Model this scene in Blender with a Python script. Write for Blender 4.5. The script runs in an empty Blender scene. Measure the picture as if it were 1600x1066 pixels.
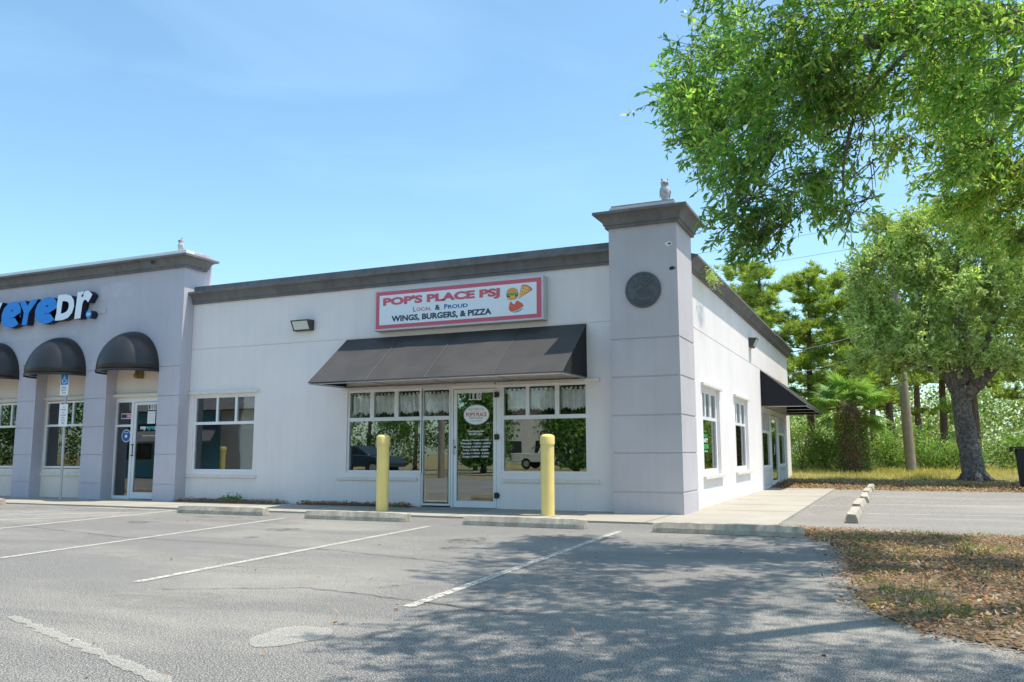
import bpy, bmesh, math, random
import numpy as np
from mathutils import Vector, Matrix
C = bpy.context.scene.collection
SC = bpy.context.scene
# ------------------------------------------------------------------ camera
cam_d = bpy.data.cameras.new('camera'); cam = bpy.data.objects.new('camera', cam_d); C.objects.link(cam)
yaw, pitch, roll = math.radians(-24.05737), math.radians(7.60193), math.radians(-0.15497)
fw = Vector((math.sin(yaw)*math.cos(pitch), math.cos(yaw)*math.cos(pitch), math.sin(pitch)))
rt = Vector((math.cos(yaw), -math.sin(yaw), 0)); up = rt.cross(fw)
r2 = math.cos(roll)*rt+math.sin(roll)*up; u2 = -math.sin(roll)*rt+math.cos(roll)*up
M = Matrix((r2, u2, -fw)).transposed().to_4x4(); M.translation = (3.063, -13.55, 1.0)
cam.matrix_world = M
cam_d.sensor_width = 36; cam_d.lens = 1318.32/1600*36; cam_d.clip_start = .05; cam_d.clip_end = 3000
SC.camera = cam
# ------------------------------------------------------------------ light
EL, AZ = math.radians(70.8), math.radians(17.0)      # azimuth from +X towards +Y
sd = Vector((math.cos(EL)*math.cos(AZ), math.cos(EL)*math.sin(AZ), math.sin(EL)))
w = bpy.data.worlds.new('World'); SC.world = w; w.use_nodes = True
nt = w.node_tree; nt.nodes.clear()
sky = nt.nodes.new('ShaderNodeTexSky'); sky.sky_type = 'NISHITA'; sky.sun_disc = False
sky.sun_elevation = EL; sky.sun_rotation = math.pi/2-AZ; sky.air_density = 1.0; sky.dust_density = 1.1; sky.ozone_density = 1.6
tc = nt.nodes.new('ShaderNodeTexCoord'); mp = nt.nodes.new('ShaderNodeMapping'); mp.inputs['Scale'].default_value = (1, 1.4, 5)
mp.inputs['Rotation'].default_value = (0, .15, .3)
nz = nt.nodes.new('ShaderNodeTexNoise'); nz.inputs['Scale'].default_value = 1.6; nz.inputs['Detail'].default_value = 5; nz.inputs['Distortion'].default_value = .6
cr = nt.nodes.new('ShaderNodeValToRGB'); cr.color_ramp.elements[0].position = .5; cr.color_ramp.elements[1].position = .8
cr.color_ramp.elements[0].color = (0, 0, 0, 1); cr.color_ramp.elements[1].color = (.09, .09, .09, 1)
mx = nt.nodes.new('ShaderNodeMixRGB'); mx.inputs[2].default_value = (7.5, 8.2, 9.2, 1)
bg = nt.nodes.new('ShaderNodeBackground'); bg.inputs[1].default_value = .094
wo = nt.nodes.new('ShaderNodeOutputWorld'); L = nt.links.new
L(tc.outputs['Generated'], mp.inputs[0]); L(mp.outputs[0], nz.inputs[0]); L(nz.outputs[0], cr.inputs[0])
L(cr.outputs[0], mx.inputs[0]); L(sky.outputs[0], mx.inputs[1]); tint = nt.nodes.new('ShaderNodeVectorMath'); tint.operation = 'MULTIPLY'; tint.inputs[1].default_value = (.82, 1.0, .97); L(mx.outputs[0], tint.inputs[0]); L(tint.outputs[0], bg.inputs[0]); L(bg.outputs[0], wo.inputs[0])
sl = bpy.data.lights.new('sun', 'SUN'); sl.energy = 2.1; sl.angle = math.radians(.53); sl.color = (1, .93, .82)
so = bpy.data.objects.new('sun', sl); C.objects.link(so); so.rotation_euler = (-sd).to_track_quat('-Z', 'Y').to_euler(); so.location = (20, 10, 50)
SC.view_settings.view_transform = 'Standard'; SC.view_settings.look = 'None'; SC.view_settings.gamma = 1
SC.view_settings.exposure = 1.46
SC.view_settings.use_curve_mapping = False
SC.cycles.max_bounces = 8; SC.cycles.transparent_max_bounces = 16; SC.cycles.caustics_reflective = False; SC.cycles.caustics_refractive = False

# ------------------------------------------------------------------ materials
def mat(name, col, rough=.8, metal=0, spec=.4, n1=None, bump=None, streak=None, speck=None):
    """col base; n1=(scale,amount) blotches; speck=(scale,amount,colour2); bump=(scale,strength,dist); streak=amount of vertical grime"""
    m = bpy.data.materials.new(name); m.use_nodes = True; t = m.node_tree; b = t.nodes['Principled BSDF']
    b.inputs['Roughness'].default_value = rough; b.inputs['Metallic'].default_value = metal; b.inputs['Specular IOR Level'].default_value = spec
    b.inputs['Base Color'].default_value = (*col, 1)
    geo = t.nodes.new('ShaderNodeNewGeometry'); cur = None
    def rgb(c):
        n = t.nodes.new('ShaderNodeRGB'); n.outputs[0].default_value = (*c, 1); return n.outputs[0]
    def noise(scale, detail=4, vec=None, rgh=.6):
        n = t.nodes.new('ShaderNodeTexNoise'); n.inputs['Scale'].default_value = scale; n.inputs['Detail'].default_value = detail; n.inputs['Roughness'].default_value = rgh
        t.links.new(vec or geo.outputs['Position'], n.inputs['Vector']); return n.outputs['Fac']
    def ramp(fac, a, b_, ca, cb):
        n = t.nodes.new('ShaderNodeMapRange'); n.inputs[1].default_value = a; n.inputs[2].default_value = b_; n.inputs[3].default_value = ca; n.inputs[4].default_value = cb
        t.links.new(fac, n.inputs[0]); return n.outputs[0]
    def mul(c, f):
        n = t.nodes.new('ShaderNodeVectorMath'); n.operation = 'SCALE'; t.links.new(c, n.inputs[0]); t.links.new(f, n.inputs[3]); return n.outputs[0]
    def mix(c, d, f):
        n = t.nodes.new('ShaderNodeMixRGB'); t.links.new(c, n.inputs[1]); t.links.new(d, n.inputs[2]); t.links.new(f, n.inputs[0]); return n.outputs[0]
    if n1 or speck or streak:
        cur = rgb(col)
        if n1:
            cur = mul(cur, ramp(noise(n1[0], 5), .3, .7, 1-n1[1], 1+n1[1]))
        if streak:
            mp_ = t.nodes.new('ShaderNodeMapping'); mp_.inputs['Scale'].default_value = (5, 5, .35); t.links.new(geo.outputs['Position'], mp_.inputs[0])
            cur = mul(cur, ramp(noise(1.3, 4, mp_.outputs[0]), .45, .75, 1, 1-streak))
        if speck:
            cur = mix(cur, rgb(speck[2]), ramp(noise(speck[0], 2, None, .7), .5-.12, .5+.12, 0, speck[1]))
        t.links.new(cur, b.inputs['Base Color'])
    if bump:
        n = t.nodes.new('ShaderNodeBump'); n.inputs['Strength'].default_value = bump[1]; n.inputs['Distance'].default_value = bump[2]
        t.links.new(noise(bump[0], 4), n.inputs['Height']); t.links.new(n.outputs[0], b.inputs['Normal'])
    return m
def leafmat(name, cols, trans=.4, rough=.5):
    m = bpy.data.materials.new(name); m.use_nodes = True; t = m.node_tree; t.nodes.clear(); l = t.links.new
    g = t.nodes.new('ShaderNodeNewGeometry'); r = t.nodes.new('ShaderNodeValToRGB'); el = r.color_ramp.elements
    while len(el) < len(cols): el.new(.5)
    for i, c in enumerate(cols): el[i].position = i/(len(cols)-1); el[i].color = (*c, 1)
    l(g.outputs['Random Per Island'], r.inputs[0])
    n = t.nodes.new('ShaderNodeTexNoise'); n.inputs['Scale'].default_value = .9; l(g.outputs['Position'], n.inputs[0])
    mr = t.nodes.new('ShaderNodeMapRange'); mr.inputs[1].default_value = .35; mr.inputs[2].default_value = .65; mr.inputs[3].default_value = .8; mr.inputs[4].default_value = 1.25; l(n.outputs[0], mr.inputs[0])
    v = t.nodes.new('ShaderNodeVectorMath'); v.operation = 'SCALE'; l(r.outputs[0], v.inputs[0]); l(mr.outputs[0], v.inputs[3])
    p = t.nodes.new('ShaderNodeBsdfPrincipled'); p.inputs['Roughness'].default_value = rough; p.inputs['Specular IOR Level'].default_value = .35; l(v.outputs[0], p.inputs['Base Color'])
    tr = t.nodes.new('ShaderNodeBsdfTranslucent'); vm = t.nodes.new('ShaderNodeVectorMath'); vm.operation = 'MULTIPLY'; vm.inputs[1].default_value = (1.5, 1.5, .7); l(v.outputs[0], vm.inputs[0]); l(vm.outputs[0], tr.inputs[0])
    mxs = t.nodes.new('ShaderNodeMixShader'); mxs.inputs[0].default_value = trans; l(p.outputs[0], mxs.inputs[1]); l(tr.outputs[0], mxs.inputs[2])
    o = t.nodes.new('ShaderNodeOutputMaterial'); l(mxs.outputs[0], o.inputs[0]); return m
def glassmat(name, tint, refl):
    m = bpy.data.materials.new(name); m.use_nodes = True; t = m.node_tree; t.nodes.clear(); l = t.links.new
    a = t.nodes.new('ShaderNodeBsdfTransparent'); a.inputs[0].default_value = (*tint, 1)
    g = t.nodes.new('ShaderNodeBsdfGlossy'); g.inputs['Roughness'].default_value = .004; g.inputs[0].default_value = (.95, 1, .98, 1)
    f = t.nodes.new('ShaderNodeFresnel'); f.inputs[0].default_value = 1.5
    mr = t.nodes.new('ShaderNodeMapRange'); mr.inputs[3].default_value = refl; mr.inputs[4].default_value = 1; l(f.outputs[0], mr.inputs[0])
    # slight waviness of the panes
    geo = t.nodes.new('ShaderNodeNewGeometry'); n = t.nodes.new('ShaderNodeTexNoise'); n.inputs['Scale'].default_value = 1.7; n.inputs['Detail'].default_value = 1; l(geo.outputs['Position'], n.inputs[0])
    bp = t.nodes.new('ShaderNodeBump'); bp.inputs['Strength'].default_value = .05; bp.inputs['Distance'].default_value = .01; l(n.outputs[0], bp.inputs['Height']); l(bp.outputs[0], g.inputs['Normal'])
    mxs = t.nodes.new('ShaderNodeMixShader'); l(mr.outputs[0], mxs.inputs[0]); l(a.outputs[0], mxs.inputs[1]); l(g.outputs[0], mxs.inputs[2])
    o = t.nodes.new('ShaderNodeOutputMaterial'); l(mxs.outputs[0], o.inputs[0]); return m
stucco = (60, .35, .004)
MAT = dict(
    wall=mat('pale_grey_stucco', (.81, .745, .73), .92, n1=(.7, .05), streak=.05, bump=stucco),
    tower=mat('lilac_grey_stucco', (.53, .495, .52), .92, n1=(.9, .07), streak=.06, bump=stucco),
    clinic=mat('lilac_stucco', (.52, .495, .555), .92, n1=(.8, .06), streak=.06, bump=stucco),
    recess=mat('warm_grey_stucco', (.78, .68, .6), .92, n1=(1.5, .05), bump=stucco),
    cornice=mat('dark_grey_cornice', (.17, .165, .17), .8, n1=(2.2, .18), streak=.25, bump=(40, .3, .004)),
    capwhite=mat('white_parapet_cap', (.8, .8, .8), .7, n1=(2, .05)),
    capgrey=mat('grey_parapet_cap', (.3, .29, .28), .7, n1=(3, .15)),
    frame=mat('white_painted_frame', (.78, .78, .79), .45, n1=(4, .03)),
    trim=mat('cream_trim', (.72, .69, .64), .8, n1=(5, .06), streak=.1),
    concrete=mat('concrete', (.38, .345, .285), .95, n1=(1.1, .12), speck=(35, .3, (.36, .33, .29)), bump=(50, .3, .004)),
    stop=mat('wheel_stop_concrete', (.5, .44, .35), .95, n1=(3, .2), streak=.5, speck=(22, .5, (.3, .28, .24)), bump=(50, .4, .005)),
    fabric=mat('black_awning_fabric', (.06, .056, .054), .6, n1=(1.3, .22), spec=.35, bump=(300, .15, .001)),
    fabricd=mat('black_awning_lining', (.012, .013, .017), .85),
    yellow=mat('yellow_bollard_sleeve', (.9, .70, .25), .5, n1=(3, .06), streak=.16),
    steel=mat('galvanised_steel', (.5, .5, .5), .45, .6, n1=(6, .1)),
    black=mat('black_metal', (.02, .02, .022), .5), rubber=mat('black_rubber', (.018, .018, .018), .8),
    signwhite=mat('white_sign_face', (.78, .83, .88), .4), signbox=mat('sign_cabinet', (.55, .56, .58), .5, n1=(4, .06)),
    pink=mat('rose_red_vinyl', (.62, .12, .17), .5), red=mat('red_vinyl', (.55, .08, .1), .5), navy=mat('navy_vinyl', (.03, .05, .09), .5), blue=mat('blue_vinyl', (.015, .13, .38), .5),
    lblue=mat('bright_blue_face', (.0, .23, .72), .35), lwhite=mat('white_letter_face', (.8, .86, .95), .35), lside=mat('dark_navy_letter_side', (.012, .016, .04), .5),
    dot=mat('light_blue_dot', (.02, .32, .65), .35),
    teal=mat('teal_vinyl', (.05, .42, .5), .5), green=mat('green_vinyl', (.08, .5, .12), .5),
    white=mat('white_vinyl', (.85, .85, .85), .5), ink=mat('black_ink', (.015, .015, .015), .5), greyink=mat('grey_ink', (.2, .22, .25), .6),
    dome=mat('black_dome_fabric', (.022, .021, .022), .4, n1=(1.3, .2), spec=.5, bump=(300, .15, .001)),
    patch=mat('repainted_patch', (.55, .52, .58), .92, n1=(3, .06)),
    seam=mat('awning_seam', (.075, .072, .07), .6),
    relief=mat('dark_grey_medallion', (.10, .11, .12), .5, n1=(8, .15), bump=(90, .3, .003)),
    owl=mat('weathered_owl_plastic', (.42, .42, .43), .8, n1=(18, .35), bump=(60, .5, .01)), beak=mat('dark_owl_detail', (.05, .045, .04), .6),
    lens=mat('frosted_lamp_lens', (.62, .66, .62), .3), bronze=mat('bronze_lamp_body', (.06, .055, .06), .5), brass=mat('brass_lamp', (.3, .22, .1), .4, .7),
    lace=mat('white_lace', (.95, .95, .95), .9, n1=(14, .1)), blind=mat('window_blind', (.36, .42, .42), .7),
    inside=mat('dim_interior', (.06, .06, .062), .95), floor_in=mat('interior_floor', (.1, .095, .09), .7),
    bun=mat('bun_orange', (.75, .36, .08), .6), crust=mat('crust_brown', (.6, .2, .08), .6), cheese=mat('cheese_yellow', (.85, .52, .15), .6), lettuce=mat('lettuce_green', (.15, .35, .08), .6), patty=mat('patty_brown', (.12, .05, .03), .6), wingr=mat('wing_red', (.75, .13, .08), .6),
    bark=mat('oak_bark', (.27, .245, .225), .95, n1=(3, .3), speck=(11, .9, (.1, .09, .08)), bump=(11, 1, .15)),
    pinebark=mat('pine_bark', (.16, .1, .075), .95, n1=(4, .3), bump=(18, 1, .04)),
    polewood=mat('weathered_pole_wood', (.33, .27, .21), .9, n1=(5, .15), streak=.3), wire=mat('cable', (.09, .09, .1), .6),
    litter=mat('median_soil', (.14, .092, .055), 1, n1=(1.2, .25), speck=(18, .6, (.3, .23, .14)), bump=(30, .8, .03)),
    mulch=mat('brown_mulch', (.12, .08, .05), 1, speck=(40, .7, (.25, .2, .14)), bump=(60, 1, .03)),
    roof=mat('flat_roof', (.4, .4, .4), .9),
    truckwhite=mat('white_car_paint', (.8, .8, .8), .25), carblue=mat('dark_blue_car_paint', (.03, .05, .08), .2), carred=mat('red_car_paint', (.4, .04, .03), .2), carglass=mat('car_glass', (.02, .025, .03), .05), turq=mat('turquoise_wall', (.22, .5, .56), .8), maroon=mat('maroon_sign', (.2, .03, .05), .6),
    meshgreen=mat('green_fence_slat', (.03, .1, .07), .6),
)
GL = glassmat('window_glass', (.95, .97, .96), .14); GLU = glassmat('upper_window_glass', (.98, .98, .98), .0); GLD = glassmat('door_glass', (.8, .85, .84), .16)
LF = dict(
    oak=leafmat('laurel_oak_leaves', [(.08, .21, .06), (.14, .32, .08), (.24, .43, .11), (.44, .55, .17), (.12, .27, .09), (.26, .36, .13)], .58, .36),
    oak2=leafmat('live_oak_leaves', [(.22, .34, .1), (.38, .5, .18), (.56, .64, .3)], .45),
    gold=leafmat('yellow_green_leaves', [(.2, .32, .06), (.33, .43, .09), (.45, .46, .14)], .55),
    far=leafmat('far_foliage', [(.1, .17, .06), (.22, .32, .11), (.36, .44, .18), (.2, .22, .12)], .4),
    pine=leafmat('pine_needles', [(.16, .26, .05), (.3, .4, .07), (.45, .52, .12)], .35),
    mirror=leafmat('street_tree_leaves', [(.03, .08, .02), (.07, .15, .035), (.13, .2, .05)], .3),
    palm=leafmat('palm_fronds', [(.12, .24, .07), (.2, .36, .1), (.34, .46, .16)], .35),
    shrub=leafmat('shrub_leaves', [(.08, .18, .04), (.16, .3, .06), (.32, .44, .1)], .42),
    dry=leafmat('dry_leaves', [(.09, .05, .03), (.2, .115, .065), (.38, .25, .15), (.45, .21, .08), (.3, .22, .16), (.48, .41, .3)], .2, .7),
    drygrass=leafmat('dry_grass', [(.5, .42, .12), (.6, .5, .22), (.36, .42, .1)], .35, .7),
    grass=leafmat('green_grass', [(.08, .16, .03), (.14, .24, .05), (.3, .27, .09)], .35, .7),
)
# asphalt: aggregate speckle, pale worn patches, dark damp patches
def asphaltmat(name, base, pale, dark):
    m = bpy.data.materials.new(name); m.use_nodes = True; t = m.node_tree; b = t.nodes['Principled BSDF']; l = t.links.new
    b.inputs['Roughness'].default_value = .92; b.inputs['Specular IOR Level'].default_value = .25
    g = t.nodes.new('ShaderNodeNewGeometry')
    def N(s, d=5, r=.6, vec=None, dist=0):
        n = t.nodes.new('ShaderNodeTexNoise'); n.inputs['Scale'].default_value = s; n.inputs['Detail'].default_value = d; n.inputs['Roughness'].default_value = r; n.inputs['Distortion'].default_value = dist; l(vec or g.outputs['Position'], n.inputs[0]); return n.outputs[0]
    def R(f, a, c, x=0, y=1):
        n = t.nodes.new('ShaderNodeMapRange'); n.inputs[1].default_value = a; n.inputs[2].default_value = c; n.inputs[3].default_value = x; n.inputs[4].default_value = y; l(f, n.inputs[0]); return n.outputs[0]
    def MX(c1, c2, f):
        n = t.nodes.new('ShaderNodeMixRGB')
        for k, c in ((1, c1), (2, c2)):
            if isinstance(c, tuple): n.inputs[k].default_value = (*c, 1)
            else: l(c, n.inputs[k])
        l(f, n.inputs[0]); return n.outputs[0]
    mp2 = t.nodes.new('ShaderNodeMapping'); mp2.inputs['Scale'].default_value = (.5, 1.3, 1); l(g.outputs['Position'], mp2.inputs[0])
    c = MX(base, pale, R(N(.55, 6, .65, mp2.outputs[0], .5), .46, .66, 0, .9))
    c = MX(c, dark, R(N(.33, 5, .6, mp2.outputs[0], .8), .55, .72, 0, .45))
    c = MX(c, tuple(x*.28 for x in base), R(N(105, 2, .8), .49, .41, 0, 1))
    c = MX(c, tuple(min(.8, x*1.9) for x in pale), R(N(120, 2, .8), .54, .61, 0, 1))
    c = MX(c, pale, R(N(5, 6, .8), .64, .7, 0, .5))
    l(c, b.inputs['Base Color'])
    bp = t.nodes.new('ShaderNodeBump'); bp.inputs['Strength'].default_value = .22; bp.inputs['Distance'].default_value = .004; l(N(80, 3, .8), bp.inputs['Height']); l(bp.outputs[0], b.inputs['Normal'])
    return m
ASPH = asphaltmat('worn_asphalt', (.155, .15, .146), (.30, .28, .245), (.095, .095, .097))
ASPH2 = asphaltmat('side_lot_asphalt', (.195, .184, .172), (.33, .30, .255), (.13, .127, .125))
# worn road paint: chips where the asphalt shows
def paintmat(name, col, wear, sc=22, wid=.09, mx_=.88):
    m = bpy.data.materials.new(name); m.use_nodes = True; t = m.node_tree; b = t.nodes['Principled BSDF']; l = t.links.new
    b.inputs['Roughness'].default_value = .8; b.inputs['Base Color'].default_value = (*col, 1)
    g = t.nodes.new('ShaderNodeNewGeometry'); n = t.nodes.new('ShaderNodeTexNoise'); n.inputs['Scale'].default_value = sc; n.inputs['Detail'].default_value = 6; n.inputs['Roughness'].default_value = .75; l(g.outputs['Position'], n.inputs[0])
    r = t.nodes.new('ShaderNodeMapRange'); r.inputs[1].default_value = wear; r.inputs[2].default_value = wear+wid; r.inputs[4].default_value = mx_; l(n.outputs[0], r.inputs[0]); l(r.outputs[0], b.inputs['Alpha']); return m
OIL = paintmat('oil_stain', (.05, .048, .045), .42, 7, .25, .6); RUST = paintmat('rust_stain', (.2, .13, .08), .42, 6, .25, .5); SAND = paintmat('sandy_dust', (.38, .35, .3), .4, 3, .35, .5); CRACK = mat('crack_dark', (.05, .05, .05), 1)
PAINT = paintmat('worn_white_paint', (.6, .56, .49), .42, 35); PAINTW = paintmat('very_worn_white_paint', (.54, .51, .45), .46, 150); PAINTB = paintmat('worn_blue_paint', (.45, .6, .68), .46)
# terrain: dry grass to leaf litter
def terrmat():
    m = mat('dry_ground', (.26, .2, .1), 1, n1=(.6, .25), speck=(6, .6, (.2, .2, .06)), bump=(25, .8, .03)); return m
TERR = terrmat()

# ------------------------------------------------------------------ helpers
def tag(o, label=None, cat=None, group=None, kind=None):
    for k, v in (('label', label), ('category', cat), ('group', group), ('kind', kind)):
        if v: o[k] = v
    return o
def empty(name, loc=(0, 0, 0), label=None, cat=None, group=None, rz=0):
    o = bpy.data.objects.new(name, None); C.objects.link(o); o.location = loc; o.rotation_euler.z = rz; o.empty_display_size = .2
    return tag(o, label, cat, group)
class MB:
    def __init__(s): s.v = []; s.f = []; s.m = []
    def add(s, vs, fs, mi=0):
        o = len(s.v); s.v += [tuple(v) for v in vs]; s.f += [tuple(i+o for i in f) for f in fs]; s.m += [mi]*len(fs)
    def box(s, x0, x1, y0, y1, z0, z1, mi=0):
        s.add([(x, y, z) for x in (x0, x1) for y in (y0, y1) for z in (z0, z1)], [(0, 1, 3, 2), (4, 6, 7, 5), (0, 4, 5, 1), (2, 3, 7, 6), (0, 2, 6, 4), (1, 5, 7, 3)], mi)
    def tube(s, pts, rad, n=8, mi=0, cap=True):
        pts = [Vector(p) for p in pts]; rs = rad if isinstance(rad, (list, tuple)) else [rad]*len(pts); rings = []
        prev = None
        for i, p in enumerate(pts):
            d = (pts[min(i+1, len(pts)-1)]-pts[max(i-1, 0)]).normalized()
            a = prev if prev is not None else (Vector((0, 0, 1)) if abs(d.z) < .9 else Vector((1, 0, 0)))
            u = (a-d*a.dot(d)).normalized(); v = d.cross(u); prev = u
            rings.append([p+(u*math.cos(2*math.pi*k/n)+v*math.sin(2*math.pi*k/n))*rs[i] for k in range(n)])
        vs = [q for r in rings for q in r]; fs = []
        for i in range(len(pts)-1):
            for k in range(n): fs.append((i*n+k, i*n+(k+1) % n, (i+1)*n+(k+1) % n, (i+1)*n+k))
        if cap: fs += [tuple(range(n-1, -1, -1)), tuple((len(pts)-1)*n+k for k in range(n))]
        s.add(vs, fs, mi)
    def lathe(s, prof, n=24, cx=0, cy=0, sx=1, sy=1, mi=0):
        vs = [(cx+r*sx*math.cos(2*math.pi*k/n), cy+r*sy*math.sin(2*math.pi*k/n), z) for r, z in prof for k in range(n)]
        fs = [(i*n+k, i*n+(k+1) % n, (i+1)*n+(k+1) % n, (i+1)*n+k) for i in range(len(prof)-1) for k in range(n)]
        fs += [tuple(range(n-1, -1, -1)), tuple((len(prof)-1)*n+k for k in range(n))]
        s.add(vs, fs, mi)
    def prism(s, poly, P, d0, d1, mi=0):
        """poly of (u,v); P maps (u,v,d) to a point"""
        n = len(poly); s.add([P(u, v, d0) for u, v in poly]+[P(u, v, d1) for u, v in poly],
              [tuple(range(n)), tuple(range(2*n-1, n-1, -1))]+[(k, (k+1) % n, n+(k+1) % n, n+k) for k in range(n)], mi)
    def build(s, name, mats, parent=None, smooth=False, bevel=0, origin=None, fix=True):
        me = bpy.data.meshes.new(name); vs = s.v
        if origin: vs = [(x-origin[0], y-origin[1], z-origin[2]) for x, y, z in vs]
        me.from_pydata(vs, [], s.f)
        mats = mats if isinstance(mats, (list, tuple)) else [mats]
        for m in mats: me.materials.append(m)
        me.polygons.foreach_set('material_index', s.m)
        if fix:
            b = bmesh.new(); b.from_mesh(me); bmesh.ops.recalc_face_normals(b, faces=b.faces); b.to_mesh(me); b.free()
        if smooth: me.polygons.foreach_set('use_smooth', [True]*len(me.polygons))
        o = bpy.data.objects.new(name, me); C.objects.link(o)
        if origin: o.location = origin
        if parent: o.parent = parent
        if smooth == 'auto':
            md = o.modifiers.new('edge', 'EDGE_SPLIT'); md.split_angle = math.radians(40)
        if bevel:
            md = o.modifiers.new('bevel', 'BEVEL'); md.width = bevel; md.segments = 2; md.limit_method = 'ANGLE'
        return o
def PX(y0):  # wall facing -Y: u = x, v = z, depth inward +y
    return lambda u, v, d: (u, y0+d, v)
def PS(x0):  # wall facing +X: u = y, depth inward -x
    return lambda u, v, d: (x0-d, u, v)
def wall(mb, P, u0, u1, z0, z1, holes, d0, d1, back=True, mi=0):
    us = sorted({u0, u1, *[h[0] for h in holes], *[h[1] for h in holes]}); zs = sorted({z0, z1, *[h[2] for h in holes], *[h[3] for h in holes]})
    us = [u for u in us if u0 <= u <= u1]; zs = [z for z in zs if z0 <= z <= z1]
    sol = lambda i, j: 0 <= i < len(us)-1 and 0 <= j < len(zs)-1 and not any(h[0] < (us[i]+us[i+1])/2 < h[1] and h[2] < (zs[j]+zs[j+1])/2 < h[3] for h in holes)
    q = lambda a, b, c, d: mb.add([P(*a), P(*b), P(*c), P(*d)], [(0, 1, 2, 3)], mi)
    for i in range(len(us)-1):
        for j in range(len(zs)-1):
            if not sol(i, j): continue
            a, b, c, d = us[i], us[i+1], zs[j], zs[j+1]
            q((a, c, d0), (b, c, d0), (b, d, d0), (a, d, d0))
            if back: q((a, c, d1), (a, d, d1), (b, d, d1), (b, c, d1))
            if not sol(i-1, j): q((a, c, d0), (a, d, d0), (a, d, d1), (a, c, d1))
            if not sol(i+1, j): q((b, c, d0), (b, c, d1), (b, d, d1), (b, d, d0))
            if not sol(i, j-1): q((a, c, d0), (a, c, d1), (b, c, d1), (b, c, d0))
            if not sol(i, j+1): q((a, d, d0), (b, d, d0), (b, d, d1), (a, d, d1))
def sweep(mb, path, prof, mi=0, closed=False):
    """path of (x,y), outward is to the right of travel; prof list of (out, z)"""
    n = len(path); segs = []
    P = [Vector(p) for p in path]
    def nrm(a, b): d = (b-a).normalized(); return Vector((d.y, -d.x))
    vs = []
    for i in range(n):
        if closed or 0 < i < n-1:
            n1 = nrm(P[i-1], P[i]); n2 = nrm(P[i], P[(i+1) % n]); mt = (n1+n2); mt /= mt.dot(n1)
        else: mt = nrm(P[0], P[1]) if i == 0 else nrm(P[-2], P[-1])
        vs.append([(P[i].x+mt.x*o, P[i].y+mt.y*o, z) for o, z in prof])
    m = len(prof); flat = [q for r in vs for q in r]; fs = []
    for i in range(n if closed else n-1):
        j = (i+1) % n
        for k in range(m):
            fs.append((i*m+k, j*m+k, j*m+(k+1) % m, i*m+(k+1) % m))
    if not closed: fs += [tuple(range(m)), tuple(range((n-1)*m+m-1, (n-1)*m-1, -1))]
    mb.add(flat, fs, mi)
def text(name, s, x0, x1, z0, z1, P, m, parent, depth=.002, d=0, bold=0, shear=0, sidemat=None):
    """glyphs of the built-in face, stretched to the box, on the wall plane P"""
    cu = bpy.data.curves.new(name, 'FONT'); cu.body = s; cu.size = 1; cu.offset = bold; cu.shear = shear; cu.extrude = .5; cu.resolution_u = 3
    o = bpy.data.objects.new(name, cu); C.objects.link(o); dg = bpy.context.evaluated_depsgraph_get()
    me = bpy.data.meshes.new_from_object(o.evaluated_get(dg)); C.objects.unlink(o); bpy.data.objects.remove(o); bpy.data.curves.remove(cu)
    co = np.empty(len(me.vertices)*3); me.vertices.foreach_get('co', co); co = co.reshape(-1, 3)
    a = co.min(0); b = co.max(0)
    u = x0+(co[:, 0]-a[0])/(b[0]-a[0])*(x1-x0); v = z0+(co[:, 1]-a[1])/(b[1]-a[1])*(z1-z0); dd = d-(co[:, 2]-a[2])/(b[2]-a[2])*depth
    out = np.array([P(*t) for t in zip(u, v, dd)]); me.vertices.foreach_set('co', out.ravel())
    me.materials.clear(); me.materials.append(m)
    if sidemat:
        me.materials.append(sidemat); me.update()
        for p in me.polygons:
            if abs(p.normal.y) < .8: p.material_index = 1
            else: p.material_index = 0
            p.use_smooth = False
    else:
        for p in me.polygons: p.material_index = 0; p.use_smooth = False
    me.update()
    ob = bpy.data.objects.new(name, me); C.objects.link(ob); ob.parent = parent; return ob
def ell(cx, cz, rx, rz, n=40, a0=0, a1=2*math.pi):
    full = abs(a1-a0-2*math.pi) < 1e-6
    return [(cx+rx*math.cos(a0+(a1-a0)*k/(n if full else n-1)), cz+rz*math.sin(a0+(a1-a0)*k/(n if full else n-1))) for k in range(n)]
def mesh_np(name, V, loops_per, mats, parent=None, midx=None, origin=None):
    """V (nf, k, 3) separate k-gons"""
    nf, k, _ = V.shape; me = bpy.data.meshes.new(name); co = V.reshape(-1, 3).astype(np.float32)
    if origin is not None: co = co-np.array(origin, np.float32)
    me.vertices.add(nf*k); me.vertices.foreach_set('co', co.ravel()); me.loops.add(nf*k); me.loops.foreach_set('vertex_index', np.arange(nf*k, dtype=np.int32))
    me.polygons.add(nf); me.polygons.foreach_set('loop_start', np.arange(nf, dtype=np.int32)*k); me.polygons.foreach_set('loop_total', np.full(nf, k, np.int32))
    for m in (mats if isinstance(mats, (list, tuple)) else [mats]): me.materials.append(m)
    if midx is not None: me.polygons.foreach_set('material_index', midx.astype(np.int32))
    me.update(calc_edges=True); o = bpy.data.objects.new(name, me); C.objects.link(o)
    if origin is not None: o.location = origin
    if parent: o.parent = parent; 
    return o
def leaves(c, d, length, width, rng):
    """kite leaves: c (n,3) bases, d (n,3) directions"""
    n = len(c); d = d/np.linalg.norm(d, axis=1, keepdims=True); r = rng.normal(size=(n, 3)); s = np.cross(d, r); s /= np.linalg.norm(s, axis=1, keepdims=True)
    L_ = length[:, None]; W = width[:, None]
    nrm = np.cross(s, d)
    return np.stack([c, c+d*L_*.45+s*W/2+nrm*W*.12, c+d*L_*.97, c+d*L_*.5-s*W/2+nrm*W*.12], 1)

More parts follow.
